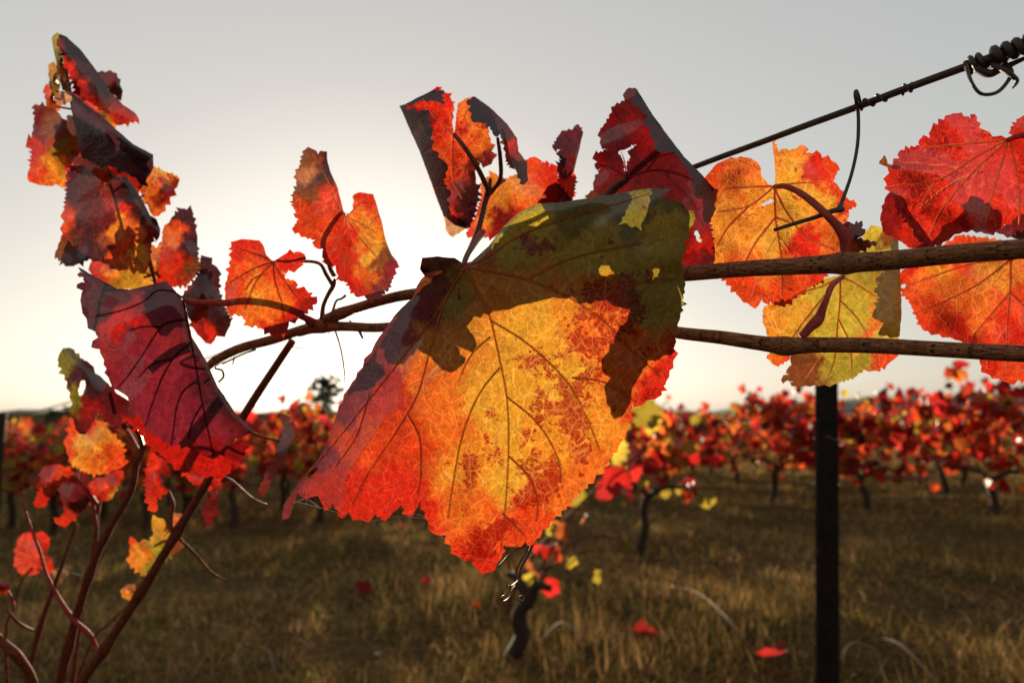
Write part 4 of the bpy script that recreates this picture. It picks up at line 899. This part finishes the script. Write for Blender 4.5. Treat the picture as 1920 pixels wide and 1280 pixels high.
small("752,1262 772,1130 782,1000 838,930 870,898 922,905 940,1000 948,1080 952,1150 968,1190 900,1262 830,1275", Z1, .45, [(-.5, -.2, 'org'), (-.6, .3, 'red'), (-.2, -.3, 'ored'), (-.1, .6, 'red'), (.3, -.6, 'dusk'), (.5, 0, 'dusk'), (.5, .5, 'brown'), (.2, .1, 'dusk')], 'red leaf with a grey-brown folded side above the purple leaf', [(300, 520, .452, 5), (292, 510, .452, 6)], seed=41)
small("925,10 945,0 1015,70 1010,150 1030,220 1068,300 1050,345 1000,370 975,408 930,380 890,330 870,240 930,150", Z2, .44, [(0, 0, 'dusk'), (.3, -.4, 'dusk'), (.1, .55, 'red'), (-.2, .6, 'deep'), (.6, .3, 'dark')], 'dark slate leaf with red tip right of the shoot', [(375, 560, .445, 5), (330, 570, .45, 6), (298, 575, .456, 6)], seed=42, bl=.5)
small("845,180 900,110 930,60 992,85 962,110 1005,162 960,175 965,222 945,277 912,302 880,300 858,240", Z2, .42, [(0, 0, 'deep'), (.4, -.3, 'maroon'), (-.3, .3, 'deep'), (0, .6, 'red')], 'jagged dark red leaf right above the purple leaf', [(352, 555, .43, 5), (320, 560, .45, 5), (297, 565, .455, 6)], seed=43)
small("430,1170 470,1112 492,1150 560,1190 690,1200 745,1262 640,1285 580,1285 500,1260 440,1215", Z1, .45, [(0, 0, 'gold'), (.5, .3, 'yel'), (-.5, -.3, 'red'), (-.3, 0, 'red'), (.2, .5, 'yel')], 'glowing orange and yellow leaf tucked above the purple leaf', [(270, 520, .452, 4), (286, 515, .452, 5)], seed=44)
small("720,1090 782,1085 775,1180 745,1255 700,1200", Z1, .46, [(0, 0, 'gold'), (.3, -.4, 'org')], 'small golden leaf sliver beside the upper shoot', [(286, 505, .455, 4), (284, 500, .452, 4)], seed=45)

# ---- the two leaves over the node
Z4 = lambda t: Z(380, 250, 2.7238, t)
m1v = [Z4(v) for v in ("360,655 370,760 400,850 420,960", "360,655 270,760 215,900", "360,655 260,690 140,760", "360,655 280,620 190,590", "360,655 410,740 500,860", "300,720 250,750 215,800")]
Leaf(VINE, 'orange red leaf crossed by a dark petiole shadow, right of the purple leaf', 'leaf', 50).sheet(
    Z4("150,600 145,580 165,550 200,540 290,545 310,570 325,620 360,655 380,640 430,610 500,605 530,640 495,652 490,690 440,700 400,706 420,740 475,755 478,790 540,812 552,832 588,856 540,900 520,920 490,945 442,962 430,1010 385,1056 340,1020 310,1000 270,980 235,985 200,932 130,915 115,850 115,780 140,680"),
    [(512, 490, .397), (450, 450, .402), (430, 560, .395), (490, 570, .386), (520, 630, .388), (590, 565, .398), (560, 480, .400)],
    [(480, 530, 'org'), (470, 560, 'gold'), (460, 470, 'red'), (430, 500, 'ored'), (440, 560, 'ored'), (500, 500, 'ored'), (520, 560, 'org'), (560, 560, 'red'), (580, 565, 'deep'), (550, 480, 'red'), (520, 620, 'red'), (480, 590, 'org')], m1v, bl=.35, teeth=(11, 3), smooth=((2, 9),)
).build().raised_veins('vein_red', 2.2, 1).petiole([(512, 490, .397, 4), (540, 493, .402, 5), (575, 490, .41, 6), (600, 495, .416, 7), (612, 515, .42, 8), (625, 537, .425, 8)], 'petiole_dark')
m2v = [Z4(v) for v in ("725,410 750,520 790,640 815,780", "725,410 650,395 560,450 500,480", "725,410 690,540 640,640", "735,425 800,460 890,510", "740,440 820,560 900,650 930,760", "725,410 680,350 620,200 560,100", "735,425 790,370 850,320")]
Leaf(VINE, 'red leaf folded along its midrib with a yellow right half and brown tip', 'leaf_pink', 51).sheet(
    Z4("520,85 560,80 590,108 608,90 635,130 650,190 690,280 720,400 737,425 768,390 775,310 800,300 870,310 885,350 915,450 940,560 965,620 995,655 975,730 945,810 930,800 905,850 880,835 855,857 825,830 785,837 755,800 740,762 700,752 680,700 680,675 625,667 610,620 615,590 570,580 575,545 525,530 455,490 490,440 465,420 485,390 460,375 460,310 480,270 475,210 490,180"),
    [(646, 400, .402), (580, 300, .412), (560, 420, .385), (625, 480, .392), (678, 535, .404), (700, 420, .398), (735, 490, .402), (700, 370, .404), (720, 550, .39), (660, 460, .405)],
    [(580, 300, 'brown'), (570, 320, 'tan'), (600, 310, 'dark'), (575, 345, 'brown'), (580, 390, 'ored'), (560, 420, 'ored'), (600, 430, 'ored'), (620, 380, 'pink'), (630, 480, 'red'), (650, 520, 'red'), (645, 440, 'red'), (680, 430, 'gold'), (690, 480, 'yel'), (700, 390, 'org'), (695, 370, 'red'), (710, 520, 'org'), (725, 480, 'brown'), (735, 500, 'plum'), (725, 540, 'plum'), (700, 555, 'red'), (665, 540, 'red')],
    m2v, bl=.4, teeth=(10, 2.6), smooth=((4, 8), (10, 17)), folds=[(Z4("885,350 915,450 940,560 965,620 995,655 975,730"), 18, -1.), (Z4("635,130 650,190 690,280 720,400"), 14, -.8)]
).build().raised_veins('vein_pink', 2.2, .9).petiole([(646, 400, .402, 5), (630, 430, .412, 8), (615, 470, .42, 9), (618, 500, .424, 9), (628, 520, .425, 9)], 'petiole_dark')
C_([(585, 612, .424, 13), (575, 600, .424, 14), (570, 590, .424, 10)], 'petiole_dark', (), 'bud')

# ---- the curled leaves at the top centre
Z5 = lambda t: Z(720, 140, 3.765, t)
C_([(868, 500, .375, 13), (880, 470, .378, 14), (897, 430, .38, 15), (908, 385, .382, 14), (916, 355, .383, 12), (920, 335, .384, 9)], 'petiole_dark', ((915, 362, .3),), 'shoot')
C_([(868, 500, .375, 13), (862, 520, .377, 14), (858, 541, .38, 15)], 'petiole_dark', (), 'shoot')
c1v = [Z5(v) for v in ("490,425 485,550 490,750 550,880", "490,425 400,340 290,230", "490,425 560,320 600,200", "490,425 600,560 700,640", "490,425 430,560 420,640", "490,425 350,430 330,460")]
c1 = Leaf(VINE, 'red leaf rolled on both sides standing up at top centre', 'leaf_pink', 55)
c1.sheet(Z5("140,215 240,165 330,120 375,85 400,120 440,130 466,160 490,210 482,330 495,420 520,205 580,165 640,155 720,300 752,480 772,600 742,640 682,622 642,680 650,770 666,820 660,900 640,980 602,1082 560,1082 500,1062 420,1000 330,760 230,480"),
         [(850, 253, .385), (770, 200, .39), (840, 170, .392), (800, 300, .392), (860, 350, .388), (870, 420, .385), (900, 200, .39), (910, 300, .376), (830, 330, .395)],
         [(850, 253, 'ored'), (830, 230, 'red'), (800, 210, 'deep'), (830, 200, 'red'), (790, 185, 'red'), (870, 220, 'org'), (890, 250, 'org'), (890, 290, 'org'), (910, 310, 'maroon'), (860, 330, 'ored'), (850, 300, 'ored'), (880, 370, 'dark'), (860, 400, 'dark'), (850, 380, 'deep'), (820, 280, 'ored'), (840, 390, 'red'), (830, 360, 'red')],
         c1v, bl=.75, teeth=(10, 3), smooth=((0, 3), (8, 12), (24, 29)))
c1.sheet(Z5("108,222 150,208 162,250 222,235 232,265 312,250 316,370 347,370 330,450 347,490 300,550 382,545 386,585 452,640 420,740 437,800 477,840 440,880 472,990 460,1012 420,992 350,800 250,540"),
         [(755, 200, .378), (790, 300, .37), (840, 400, .372), (800, 220, .36), (830, 320, .358)], [(780, 230, 'dark'), (810, 330, 'dark'), (830, 400, 'dark'), (770, 260, 'brown'), (800, 290, 'dark')], smooth=((18, 23), (0, 1)), bl=.1, teeth=(14, 2), step=5,
         folds=[(Z5("108,222 250,540 350,800 420,992"), 22, -.8)], keep=False)
c1.sheet(Z5("640,155 760,240 870,350 940,450 950,540 1010,620 1012,700 985,782 942,702 920,640 900,662 862,600 850,500 820,420 775,430 750,370 720,342 620,330 612,220 580,190"),
         [(880, 190, .376), (950, 230, .37), (985, 320, .376), (940, 250, .362), (900, 220, .362)], [(900, 200, 'purp'), (930, 240, 'dusk'), (950, 250, 'purp'), (945, 270, 'red'), (950, 300, 'deep'), (980, 330, 'brown')], smooth=((0, 6),), bl=.1, teeth=(11, 2.5), step=5,
         folds=[(Z5("640,155 760,240 870,350 940,450 950,540 1010,620"), 24, -.9)], keep=False)
c1.sheet(Z5("140,215 240,160 330,118 420,108 402,150 422,210 380,190 330,182 270,168 200,216"), [(770, 190, .38), (830, 170, .378), (800, 185, .372)], [(800, 180, 'dusk')], bl=0, teeth=(7, 2), smooth=((0, 3),), keep=False)
c1.sheet(Z5("425,1005 470,1000 575,1088 540,1110 480,1148 445,1112"), [(840, 410, .382), (860, 430, .385), (850, 440, .38)], [(850, 425, 'cream')], bl=0, teeth=(9, 1), keep=False)
c1.build().raised_veins('vein_pink', 3, 1, 3).petiole([(852, 253, .384, 8), (870, 275, .372, 9), (893, 310, .37, 9), (910, 345, .376, 10), (917, 365, .382, 10)], 'petiole_dark')
c2v = [Z5(v) for v in ("850,745 950,830 1050,920", "850,745 820,860 790,1000", "850,745 940,700 1080,640", "850,745 760,880 720,1060", "850,745 1000,790 1140,800")]
Leaf(VINE, 'salmon and yellow leaf spread behind the curled top centre leaf', 'leaf_pink', 56).sheet(
    Z5("690,760 770,690 850,742 960,690 1010,600 1040,583 1100,600 1112,625 1160,615 1166,650 1212,640 1232,690 1222,730 1330,760 1330,900 1200,960 1000,1030 830,1100 772,1152 700,1142 620,1147 578,1122 640,1020 680,900"),
    [(945, 338, .398), (1000, 320, .405), (1040, 380, .40), (920, 400, .404), (890, 430, .408), (980, 380, .393)],
    [(1000, 310, 'ored'), (1030, 320, 'red'), (960, 350, 'gold'), (930, 380, 'gold'), (920, 410, 'gold'), (980, 370, 'org'), (1000, 400, 'red'), (900, 400, 'pink'), (890, 430, 'pink'), (940, 420, 'deep'), (1040, 360, 'red')], c2v, bl=.2, teeth=(10, 3)
).build().petiole([(945, 338, .398, 7), (935, 345, .39, 8), (922, 358, .384, 9), (916, 366, .383, 9)], 'petiole_dark')
px_tube('petiole', [(933, 258, .372, 6), (938, 295, .374, 8), (938, 335, .38, 8), (920, 362, .383, 9)], M['petiole_dark'], VINE)
c3 = Leaf(VINE, 'small upright purple leaf with red base right of top centre', 'leaf', 57)
c3.sheet(Z5("1188,515 1225,440 1290,395 1365,382 1370,350 1408,412 1380,520 1340,690 1270,742 1235,700 1225,640 1252,600 1215,555 1246,530"), [(1050, 260, .395), (1090, 250, .40), (1060, 330, .395)], [(1060, 270, 'dusk'), (1080, 250, 'purp'), (1060, 310, 'maroon')], bl=.1, teeth=(9, 3), smooth=((5, 8),),
         folds=[(Z5("1408,412 1380,520 1340,690"), 14, -.8)])
c3.sheet(Z5("1225,740 1335,695 1358,722 1330,890 1290,900 1250,800"), [(1055, 340, .398), (1075, 330, .40), (1070, 370, .40)], [(1065, 345, 'red'), (1075, 350, 'ored')], bl=.2, teeth=(9, 2), keep=False)
c3.sheet(Z5("1130,830 1190,770 1222,765 1300,850 1335,920 1180,925 1080,905 1152,870"), [(1030, 365, .39), (1050, 350, .385), (1070, 380, .388)], [(1045, 365, 'deep'), (1060, 370, 'maroon')], bl=.2, teeth=(9, 2), keep=False)
c3.build().petiole([(1055, 375, .39, 6), (1030, 405, .385, 7), (990, 440, .38, 8), (930, 480, .378, 8), (872, 498, .376, 9)], 'petiole_dark')

# ---- the dark red rolled leaf
Z6 = lambda t: Z(1040, 140, 3.0477, t)
dv = [Z6(v) for v in ("410,592 520,555 620,550 740,580 850,640", "410,592 470,520 560,480 700,440", "520,555 580,480 600,450", "410,592 400,500 380,440", "620,550 700,640 780,720 850,860", "410,592 330,540 260,520")]
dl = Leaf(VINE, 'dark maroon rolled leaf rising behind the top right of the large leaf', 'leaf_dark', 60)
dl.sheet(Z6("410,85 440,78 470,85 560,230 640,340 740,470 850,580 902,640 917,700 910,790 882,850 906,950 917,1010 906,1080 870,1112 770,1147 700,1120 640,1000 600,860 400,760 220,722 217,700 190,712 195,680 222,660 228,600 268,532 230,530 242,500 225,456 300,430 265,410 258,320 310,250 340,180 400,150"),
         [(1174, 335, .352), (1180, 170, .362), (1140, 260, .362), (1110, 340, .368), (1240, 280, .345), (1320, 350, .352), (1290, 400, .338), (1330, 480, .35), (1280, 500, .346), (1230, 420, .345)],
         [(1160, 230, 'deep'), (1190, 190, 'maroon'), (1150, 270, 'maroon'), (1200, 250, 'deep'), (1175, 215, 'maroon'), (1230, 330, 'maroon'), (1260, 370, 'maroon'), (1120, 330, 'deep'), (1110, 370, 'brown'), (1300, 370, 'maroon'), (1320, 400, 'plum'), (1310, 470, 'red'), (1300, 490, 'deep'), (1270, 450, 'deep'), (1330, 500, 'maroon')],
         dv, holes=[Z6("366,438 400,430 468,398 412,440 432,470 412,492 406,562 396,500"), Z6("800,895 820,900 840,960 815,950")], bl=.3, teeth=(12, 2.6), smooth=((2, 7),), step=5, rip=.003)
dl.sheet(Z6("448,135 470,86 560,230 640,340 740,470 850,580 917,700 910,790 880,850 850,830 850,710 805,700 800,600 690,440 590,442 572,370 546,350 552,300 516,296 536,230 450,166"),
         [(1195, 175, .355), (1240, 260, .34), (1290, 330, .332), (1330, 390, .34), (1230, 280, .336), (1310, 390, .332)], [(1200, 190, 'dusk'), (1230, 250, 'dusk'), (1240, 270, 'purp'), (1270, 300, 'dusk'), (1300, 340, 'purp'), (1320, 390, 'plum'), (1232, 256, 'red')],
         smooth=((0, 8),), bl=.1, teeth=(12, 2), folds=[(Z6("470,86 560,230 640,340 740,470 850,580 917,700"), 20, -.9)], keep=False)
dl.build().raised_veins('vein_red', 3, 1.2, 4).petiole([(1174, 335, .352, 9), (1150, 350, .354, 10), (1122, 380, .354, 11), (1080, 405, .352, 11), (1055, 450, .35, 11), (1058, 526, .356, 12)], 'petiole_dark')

# ---- orange leaf, green leaf and red leaves on the right
Z7 = lambda t: Z(1300, 180, 2.2857, t)
ev = [Z7(v) for v in ("348,388 350,500 362,600 375,690 380,860", "348,388 260,390 130,400", "348,388 240,470 100,500", "350,400 400,500 480,600 600,660", "350,395 430,375 540,370", "352,520 260,640 200,760", "352,520 430,550", "240,470 150,560 100,640", "358,590 300,700 250,860", "285,360 240,300 190,280", "362,600 450,720 500,790")]
Leaf(VINE, 'backlit golden orange leaf spread open right of the large leaf', 'leaf_pink', 65).sheet(
    Z7("40,360 100,290 160,262 185,268 200,260 240,265 275,285 290,310 290,340 320,375 347,388 352,350 348,280 338,197 358,215 365,240 395,225 410,235 475,210 480,245 545,245 550,265 590,275 625,305 600,365 630,400 640,430 702,465 650,500 660,530 640,545 640,640 620,680 580,720 560,776 540,800 490,820 455,850 400,890 380,902 330,880 310,890 295,870 265,912 200,865 140,790 40,720 30,560"),
    [(1452, 350, 0.342), (1340, 330, 0.356), (1380, 480, 0.356), (1330, 450, 0.360), (1420, 560, 0.366), (1540, 290, 0.350), (1590, 380, 0.346), (1540, 480, 0.352), (1470, 430, 0.351)],
    [(1400, 420, 'gold'), (1380, 350, 'org'), (1340, 330, 'ored'), (1400, 310, 'org'), (1450, 450, 'yel'), (1480, 400, 'yel'), (1490, 330, 'yel'), (1470, 290, 'gold'), (1530, 310, 'red'), (1560, 300, 'ored'), (1540, 380, 'yel'), (1590, 380, 'ored'), (1550, 440, 'org'), (1520, 460, 'red'), (1360, 450, 'gold'), (1430, 500, 'org'), (1400, 540, 'ored'), (1450, 560, 'ored'), (1340, 400, 'gold'), (1420, 380, 'gold')],
    ev, holes=[Z7("292,468 318,452 342,445 340,452 312,464 298,470")], bl=.45, teeth=(11, 2.8), smooth=((0, 13),), step=5
).build().raised_veins('vein_pink', 4, 1.4, 8).petiole([(1452, 350, .341, 8), (1475, 350, .325, 11), (1510, 368, .308, 13), (1550, 403, .292, 14), (1580, 438, .29, 16), (1584, 475, .291, 15)], 'petiole', ((1580, 436, .25),))
small("640,548 690,550 725,536 720,565 735,590 700,612 790,630 720,662 660,690 640,690 630,620", Z7, .302, [(0, 0, 'red'), (.3, .3, 'maroon'), (-.4, 0, 'ored'), (.7, .4, 'deep')], 'small jagged maroon leaf lobe on the upper cane beside the golden leaf', [(1588, 460, .298, 7), (1586, 480, .293, 8)], seed=66)
gv = [Z7(v) for v in ("630,775 628,880 615,1010 605,1120 570,1220", "630,775 690,800 780,860", "630,875 700,950 750,1030", "630,775 540,880 440,1010 400,1080", "630,775 540,820 420,850 340,900", "625,960 670,1060 680,1180", "615,1010 530,1140 480,1210", "740,1010 790,1100 800,1150")]
gl = Leaf(VINE, 'yellow green leaf with a folded dark right side under the canes', 'leaf_pink', 67)
gl.sheet(Z7("300,912 330,890 380,880 455,850 500,810 570,780 640,765 700,670 740,580 790,558 850,598 880,620 880,820 879,1030 881,1110 830,1152 780,1177 730,1172 690,1205 620,1227 560,1237 480,1242 420,1242 430,1222 375,1216 410,1192 400,1172 420,1152 415,1112 330,1112 312,1000 298,950"),
         [(1576, 520, 0.364), (1450, 580, 0.368), (1540, 660, 0.361), (1500, 715, 0.366), (1660, 450, 0.376), (1680, 600, 0.371), (1640, 690, 0.368), (1580, 620, 0.356)],
         [(1480, 590, 'yel'), (1540, 580, 'grn'), (1600, 600, 'grn'), (1560, 650, 'grn'), (1640, 480, 'olive'), (1630, 450, 'grn'), (1660, 460, 'brown'), (1520, 690, 'brown'), (1560, 700, 'olive'), (1620, 680, 'olive'), (1440, 600, 'gold'), (1650, 640, 'grn'), (1490, 700, 'brown'), (1640, 620, 'org'), (1660, 680, 'ored')],
         gv, bl=.12, teeth=(12, 2.6), smooth=((3, 7), (11, 15)), step=5)
gl.sheet(Z7("850,618 845,700 820,762 780,782 802,802 775,832 800,862 785,900 765,946 817,972 790,1022 868,1032 884,1030 893,930 890,820 884,700 878,630"), [(1665, 460, 0.368), (1670, 600, 0.354), (1645, 600, 0.348), (1675, 630, 0.358)], [(1660, 480, 'lime'), (1660, 560, 'lime'), (1650, 600, 'lime'), (1655, 625, 'grn')], bl=.1, teeth=(11, 2.5), smooth=((11, 17),), step=5, keep=False,
         folds=[(Z7("878,630 884,700 890,820 893,930 884,1030"), 22, -1.)])
gl.sheet(Z7("318,1105 412,1112 408,1132 356,1157 330,1135"), [(1450, 670, 0.361), (1475, 668, 0.362), (1455, 685, 0.363)], [(1455, 672, 'org'), (1470, 670, 'ored')], bl=.3, teeth=(9, 2), keep=False)
gl.build().raised_veins('vein_pink', 3.2, 1.2, 6).petiole([(1578, 520, .363, 8), (1560, 536, .335, 11), (1546, 568, .303, 14), (1535, 597, .30, 17), (1520, 612, .299, 17), (1503, 632, .299, 16)], 'petiole', ((1533, 602, .3),))
Z8 = lambda t: Z(1560, 40, 1.828, t)
rv = [Z8(v) for v in ("605,405 500,460 370,540 240,560 190,570", "605,405 480,520 380,640 330,740", "605,405 560,560 520,700", "605,405 470,420 330,430", "608,405 640,560 640,700", "480,520 400,560 300,640", "430,500 330,490 230,480")]
rl = Leaf(VINE, 'bright red speckled leaf at the upper right', 'leaf_pink', 70)
rl.sheet(Z8("198,585 188,560 196,520 205,498 230,470 230,445 300,425 300,405 335,400 340,370 405,320 430,315 475,335 490,318 505,365 550,395 600,402 640,388 720,400 760,560 740,700 660,650 620,680 540,730 480,715 420,730 380,758 330,778 290,740 260,690 225,650 215,610"),
         [(1890, 260, 0.327), (1670, 300, 0.334), (1780, 220, 0.338), (1760, 380, 0.314), (1740, 450, 0.318), (1880, 400, 0.314), (1960, 350, 0.322), (1680, 360, 0.322)],
         [(1720, 300, 'red'), (1780, 240, 'red'), (1760, 330, 'red'), (1850, 300, 'red'), (1800, 400, 'red'), (1740, 430, 'red'), (1880, 380, 'red'), (1700, 350, 'red'), (1830, 350, 'red'), (1680, 300, 'red')],
         rv, bl=.75, teeth=(13, 3), step=5)
rl.sheet(Z8("165,672 185,600 200,585 215,610 225,650 260,690 290,740 330,778 290,782 240,757 175,722"), [(1655, 410, 0.328), (1680, 370, 0.324), (1730, 460, 0.321)], [(1670, 410, 'deep'), (1700, 440, 'red')], bl=.2, teeth=(16, 1.5), smooth=((2, 8),), keep=False)
rl.sheet(Z8("560,722 620,680 680,640 740,690 740,752 640,748"), [(1880, 430, 0.324), (1930, 420, 0.326), (1920, 450, 0.326)], [(1900, 430, 'maroon')], bl=.2, teeth=(16, 1.5), keep=False)
rl.sheet(Z8("160,487 180,458 186,470 190,488 210,500 200,520 190,500"), [(1655, 300, 0.332), (1670, 310, 0.332), (1660, 320, 0.332)], [(1660, 305, 'brown')], bl=0, teeth=(9, .8), keep=False)
rl.build().raised_veins('vein_pink', 3.6, 1.2, 5).petiole([(1890, 262, .327, 9), (1915, 254, .315, 11), (1960, 252, .30, 12), (1985, 330, .262, 12), (1975, 455, .247, 12)], 'petiole')
small("612,372 640,333 720,325 720,395 640,388 618,392", Z8, .325, [(0, 0, 'red'), (.4, 0, 'deep')], 'small red leaf tip at the right edge above the bright red leaf', [(1925, 240, .322, 7), (1960, 252, .30, 8)], seed=71, cup=.003)
ov = [Z8(v) for v in ("612,815 610,930 602,1040 600,1200", "612,815 500,900 380,960 280,1000", "612,815 480,830 330,880 250,910", "612,930 680,1000 720,1080", "608,930 540,1010 480,1080", "612,815 690,850", "602,1040 540,1130 530,1190")]
Leaf(VINE, 'orange leaf behind the canes at the right edge', 'leaf_pink', 72).sheet(
    Z8("230,885 235,862 252,848 380,770 440,733 515,742 640,760 760,760 780,1000 740,1225 640,1228 600,1237 540,1212 512,1182 505,1158 470,1110 440,1095 330,1062 302,1042 280,992 262,955 240,930"),
    [(1890, 490, 0.370), (1700, 520, 0.384), (1800, 460, 0.382), (1780, 600, 0.372), (1860, 690, 0.377), (1960, 600, 0.374), (1720, 580, 0.384), (1880, 580, 0.365)],
    [(1720, 520, 'org'), (1800, 470, 'ored'), (1780, 540, 'org'), (1860, 520, 'gold'), (1760, 580, 'ored'), (1800, 620, 'red'), (1850, 600, 'org'), (1900, 560, 'ored'), (1880, 680, 'ored'), (1850, 690, 'red'), (1900, 620, 'red'), (1700, 510, 'red'), (1740, 500, 'gold')],
    ov, bl=.25, teeth=(12, 2.6), step=5, holes=[Z8("236,905 250,900 252,910 240,914")]
).build().raised_veins('vein_pink', 3.6, 1.2, 5).petiole([(1895, 486, .370, 8), (1905, 478, .32, 10), (1915, 470, .262, 11)], 'petiole')

# ---- top wire with its tendrils
def wd(x): return 1 / (0.00208 * (x - 63))
def wy(x): return 310 - 0.369 * (x - 1310)
wp = [tuple(at(985, 545, .362)), tuple(at(995, 520, .36)), tuple(at(1020, 485, .38))] + [tuple(at(x, wy(x), wd(x))) for x in (1100, 1200, 1310, 1500, 1700, 1920, 2300)]
tag(tube('trellis_wire', catmull(wp, 8), 0.0016, M['wire'], None, 10, 0.08), 'dark rusty trellis wire rising to the upper right corner', 'wire')
def coil(x0, x1, turns, rad, w, phase=0):
    p = []
    n = int(turns * 9)
    for i in range(n + 1):
        t = i / n; x = x0 + (x1 - x0) * t; d = wd(x); a = 6.283 * turns * t + phase
        p.append((x + 0.35 * rad * math.cos(a) , wy(x) + rad * math.cos(a), d + rad * math.sin(a) * d / FPX, w))
    return p
D_ = lambda pts: px_tube('tendril', pts, M['tendril_dark'], VINE, 3, 7, 0.08)
D_([(1810, 115, wd(1810), 9)] + coil(1815, 1845, 2.0, 12, 10) + coil(1858, 1960, 5.0, 12, 15))
D_(coil(1612, 1665, 2.3, 8, 5)); D_(coil(1690, 1712, 1.4, 8, 5))
T_([(1812, 125, .268, 8), (1822, 155, .262, 7), (1840, 176, .26, 7), (1868, 174, .26, 7), (1888, 155, .262, 8), (1896, 135, .264, 9), (1880, 118, .266, 11), (1850, 112, .268, 13), (1835, 122, .27, 10)], 'tendril_dark')
T_([(1850, 118, .27, 10), (1880, 130, .262, 10), (1905, 148, .26, 8), (1905, 158, .26, 5), (1898, 166, .26, 3)], 'tendril_dark')
T_([(1830, 128, .27, 14), (1855, 138, .268, 15), (1880, 128, .266, 12), (1925, 108, .262, 8)], 'tendril_dark')
T_([(1614, 195, wd(1612), 6), (1606, 172, wd(1606) - .003, 8), (1604, 182, wd(1606) - .004, 8), (1609, 215, .31, 7), (1608, 270, .308, 7), (1597, 325, .305, 7), (1580, 375, .30, 8), (1573, 392, .297, 11)], 'tendril_dark')
T_([(1452, 431, .293, 7), (1490, 419, .294, 8), (1530, 407, .295, 9), (1560, 396, .296, 11), (1580, 392, .297, 12)], 'tendril_dark')

# ---- tendril hanging under the large leaf, and spider silk on its edge
T_([(1000, 1015, .285, 6), (990, 1040, .286, 5), (978, 1062, .287, 5), (972, 1090, .288, 5), (962, 1104, .288, 4), (955, 1120, .288, 3.5), (944, 1127, .288, 3.5), (940, 1121, .287, 3.5), (946, 1116, .286, 3), (952, 1119, .287, 3)])
T_([(997, 1012, .29, 4), (985, 1035, .29, 4), (968, 1070, .291, 4), (974, 1085, .288, 3.5), (960, 1098, .287, 3.5), (955, 1098, .287, 3), (958, 1110, .287, 3), (970, 1122, .287, 3), (982, 1126, .287, 3.5), (982, 1117, .286, 3), (973, 1118, .286, 3)])
T_([(935, 1062, .283, 4), (960, 1035, .29, 4), (990, 1018, .288, 5), (1002, 1012, .284, 5)])
WEB = empty('spider_web', at(680, 970, .286), 'fine spider silk strung between the lower teeth of the large leaf', 'spider web')
for pts in ([(552, 942, .306, .9), (575, 935, .296, .9), (600, 952, .287, .9)], [(548, 940, .308, .7), (572, 944, .296, .7), (640, 962, .287, .7)], [(640, 962, .287, .6), (690, 966, .287, .6), (728, 962, .286, .6)],
            [(775, 962, .285, .9), (800, 972, .285, .9), (830, 1008, .285, .9), (855, 1024, .283, .9)], [(700, 976, .287, .6), (745, 968, .286, .6), (800, 972, .285, .6)], [(576, 932, .296, .6), (573, 945, .296, .6)]):
    px_tube('silk_strand', pts, M['silk'], WEB, 6, 4, 0)
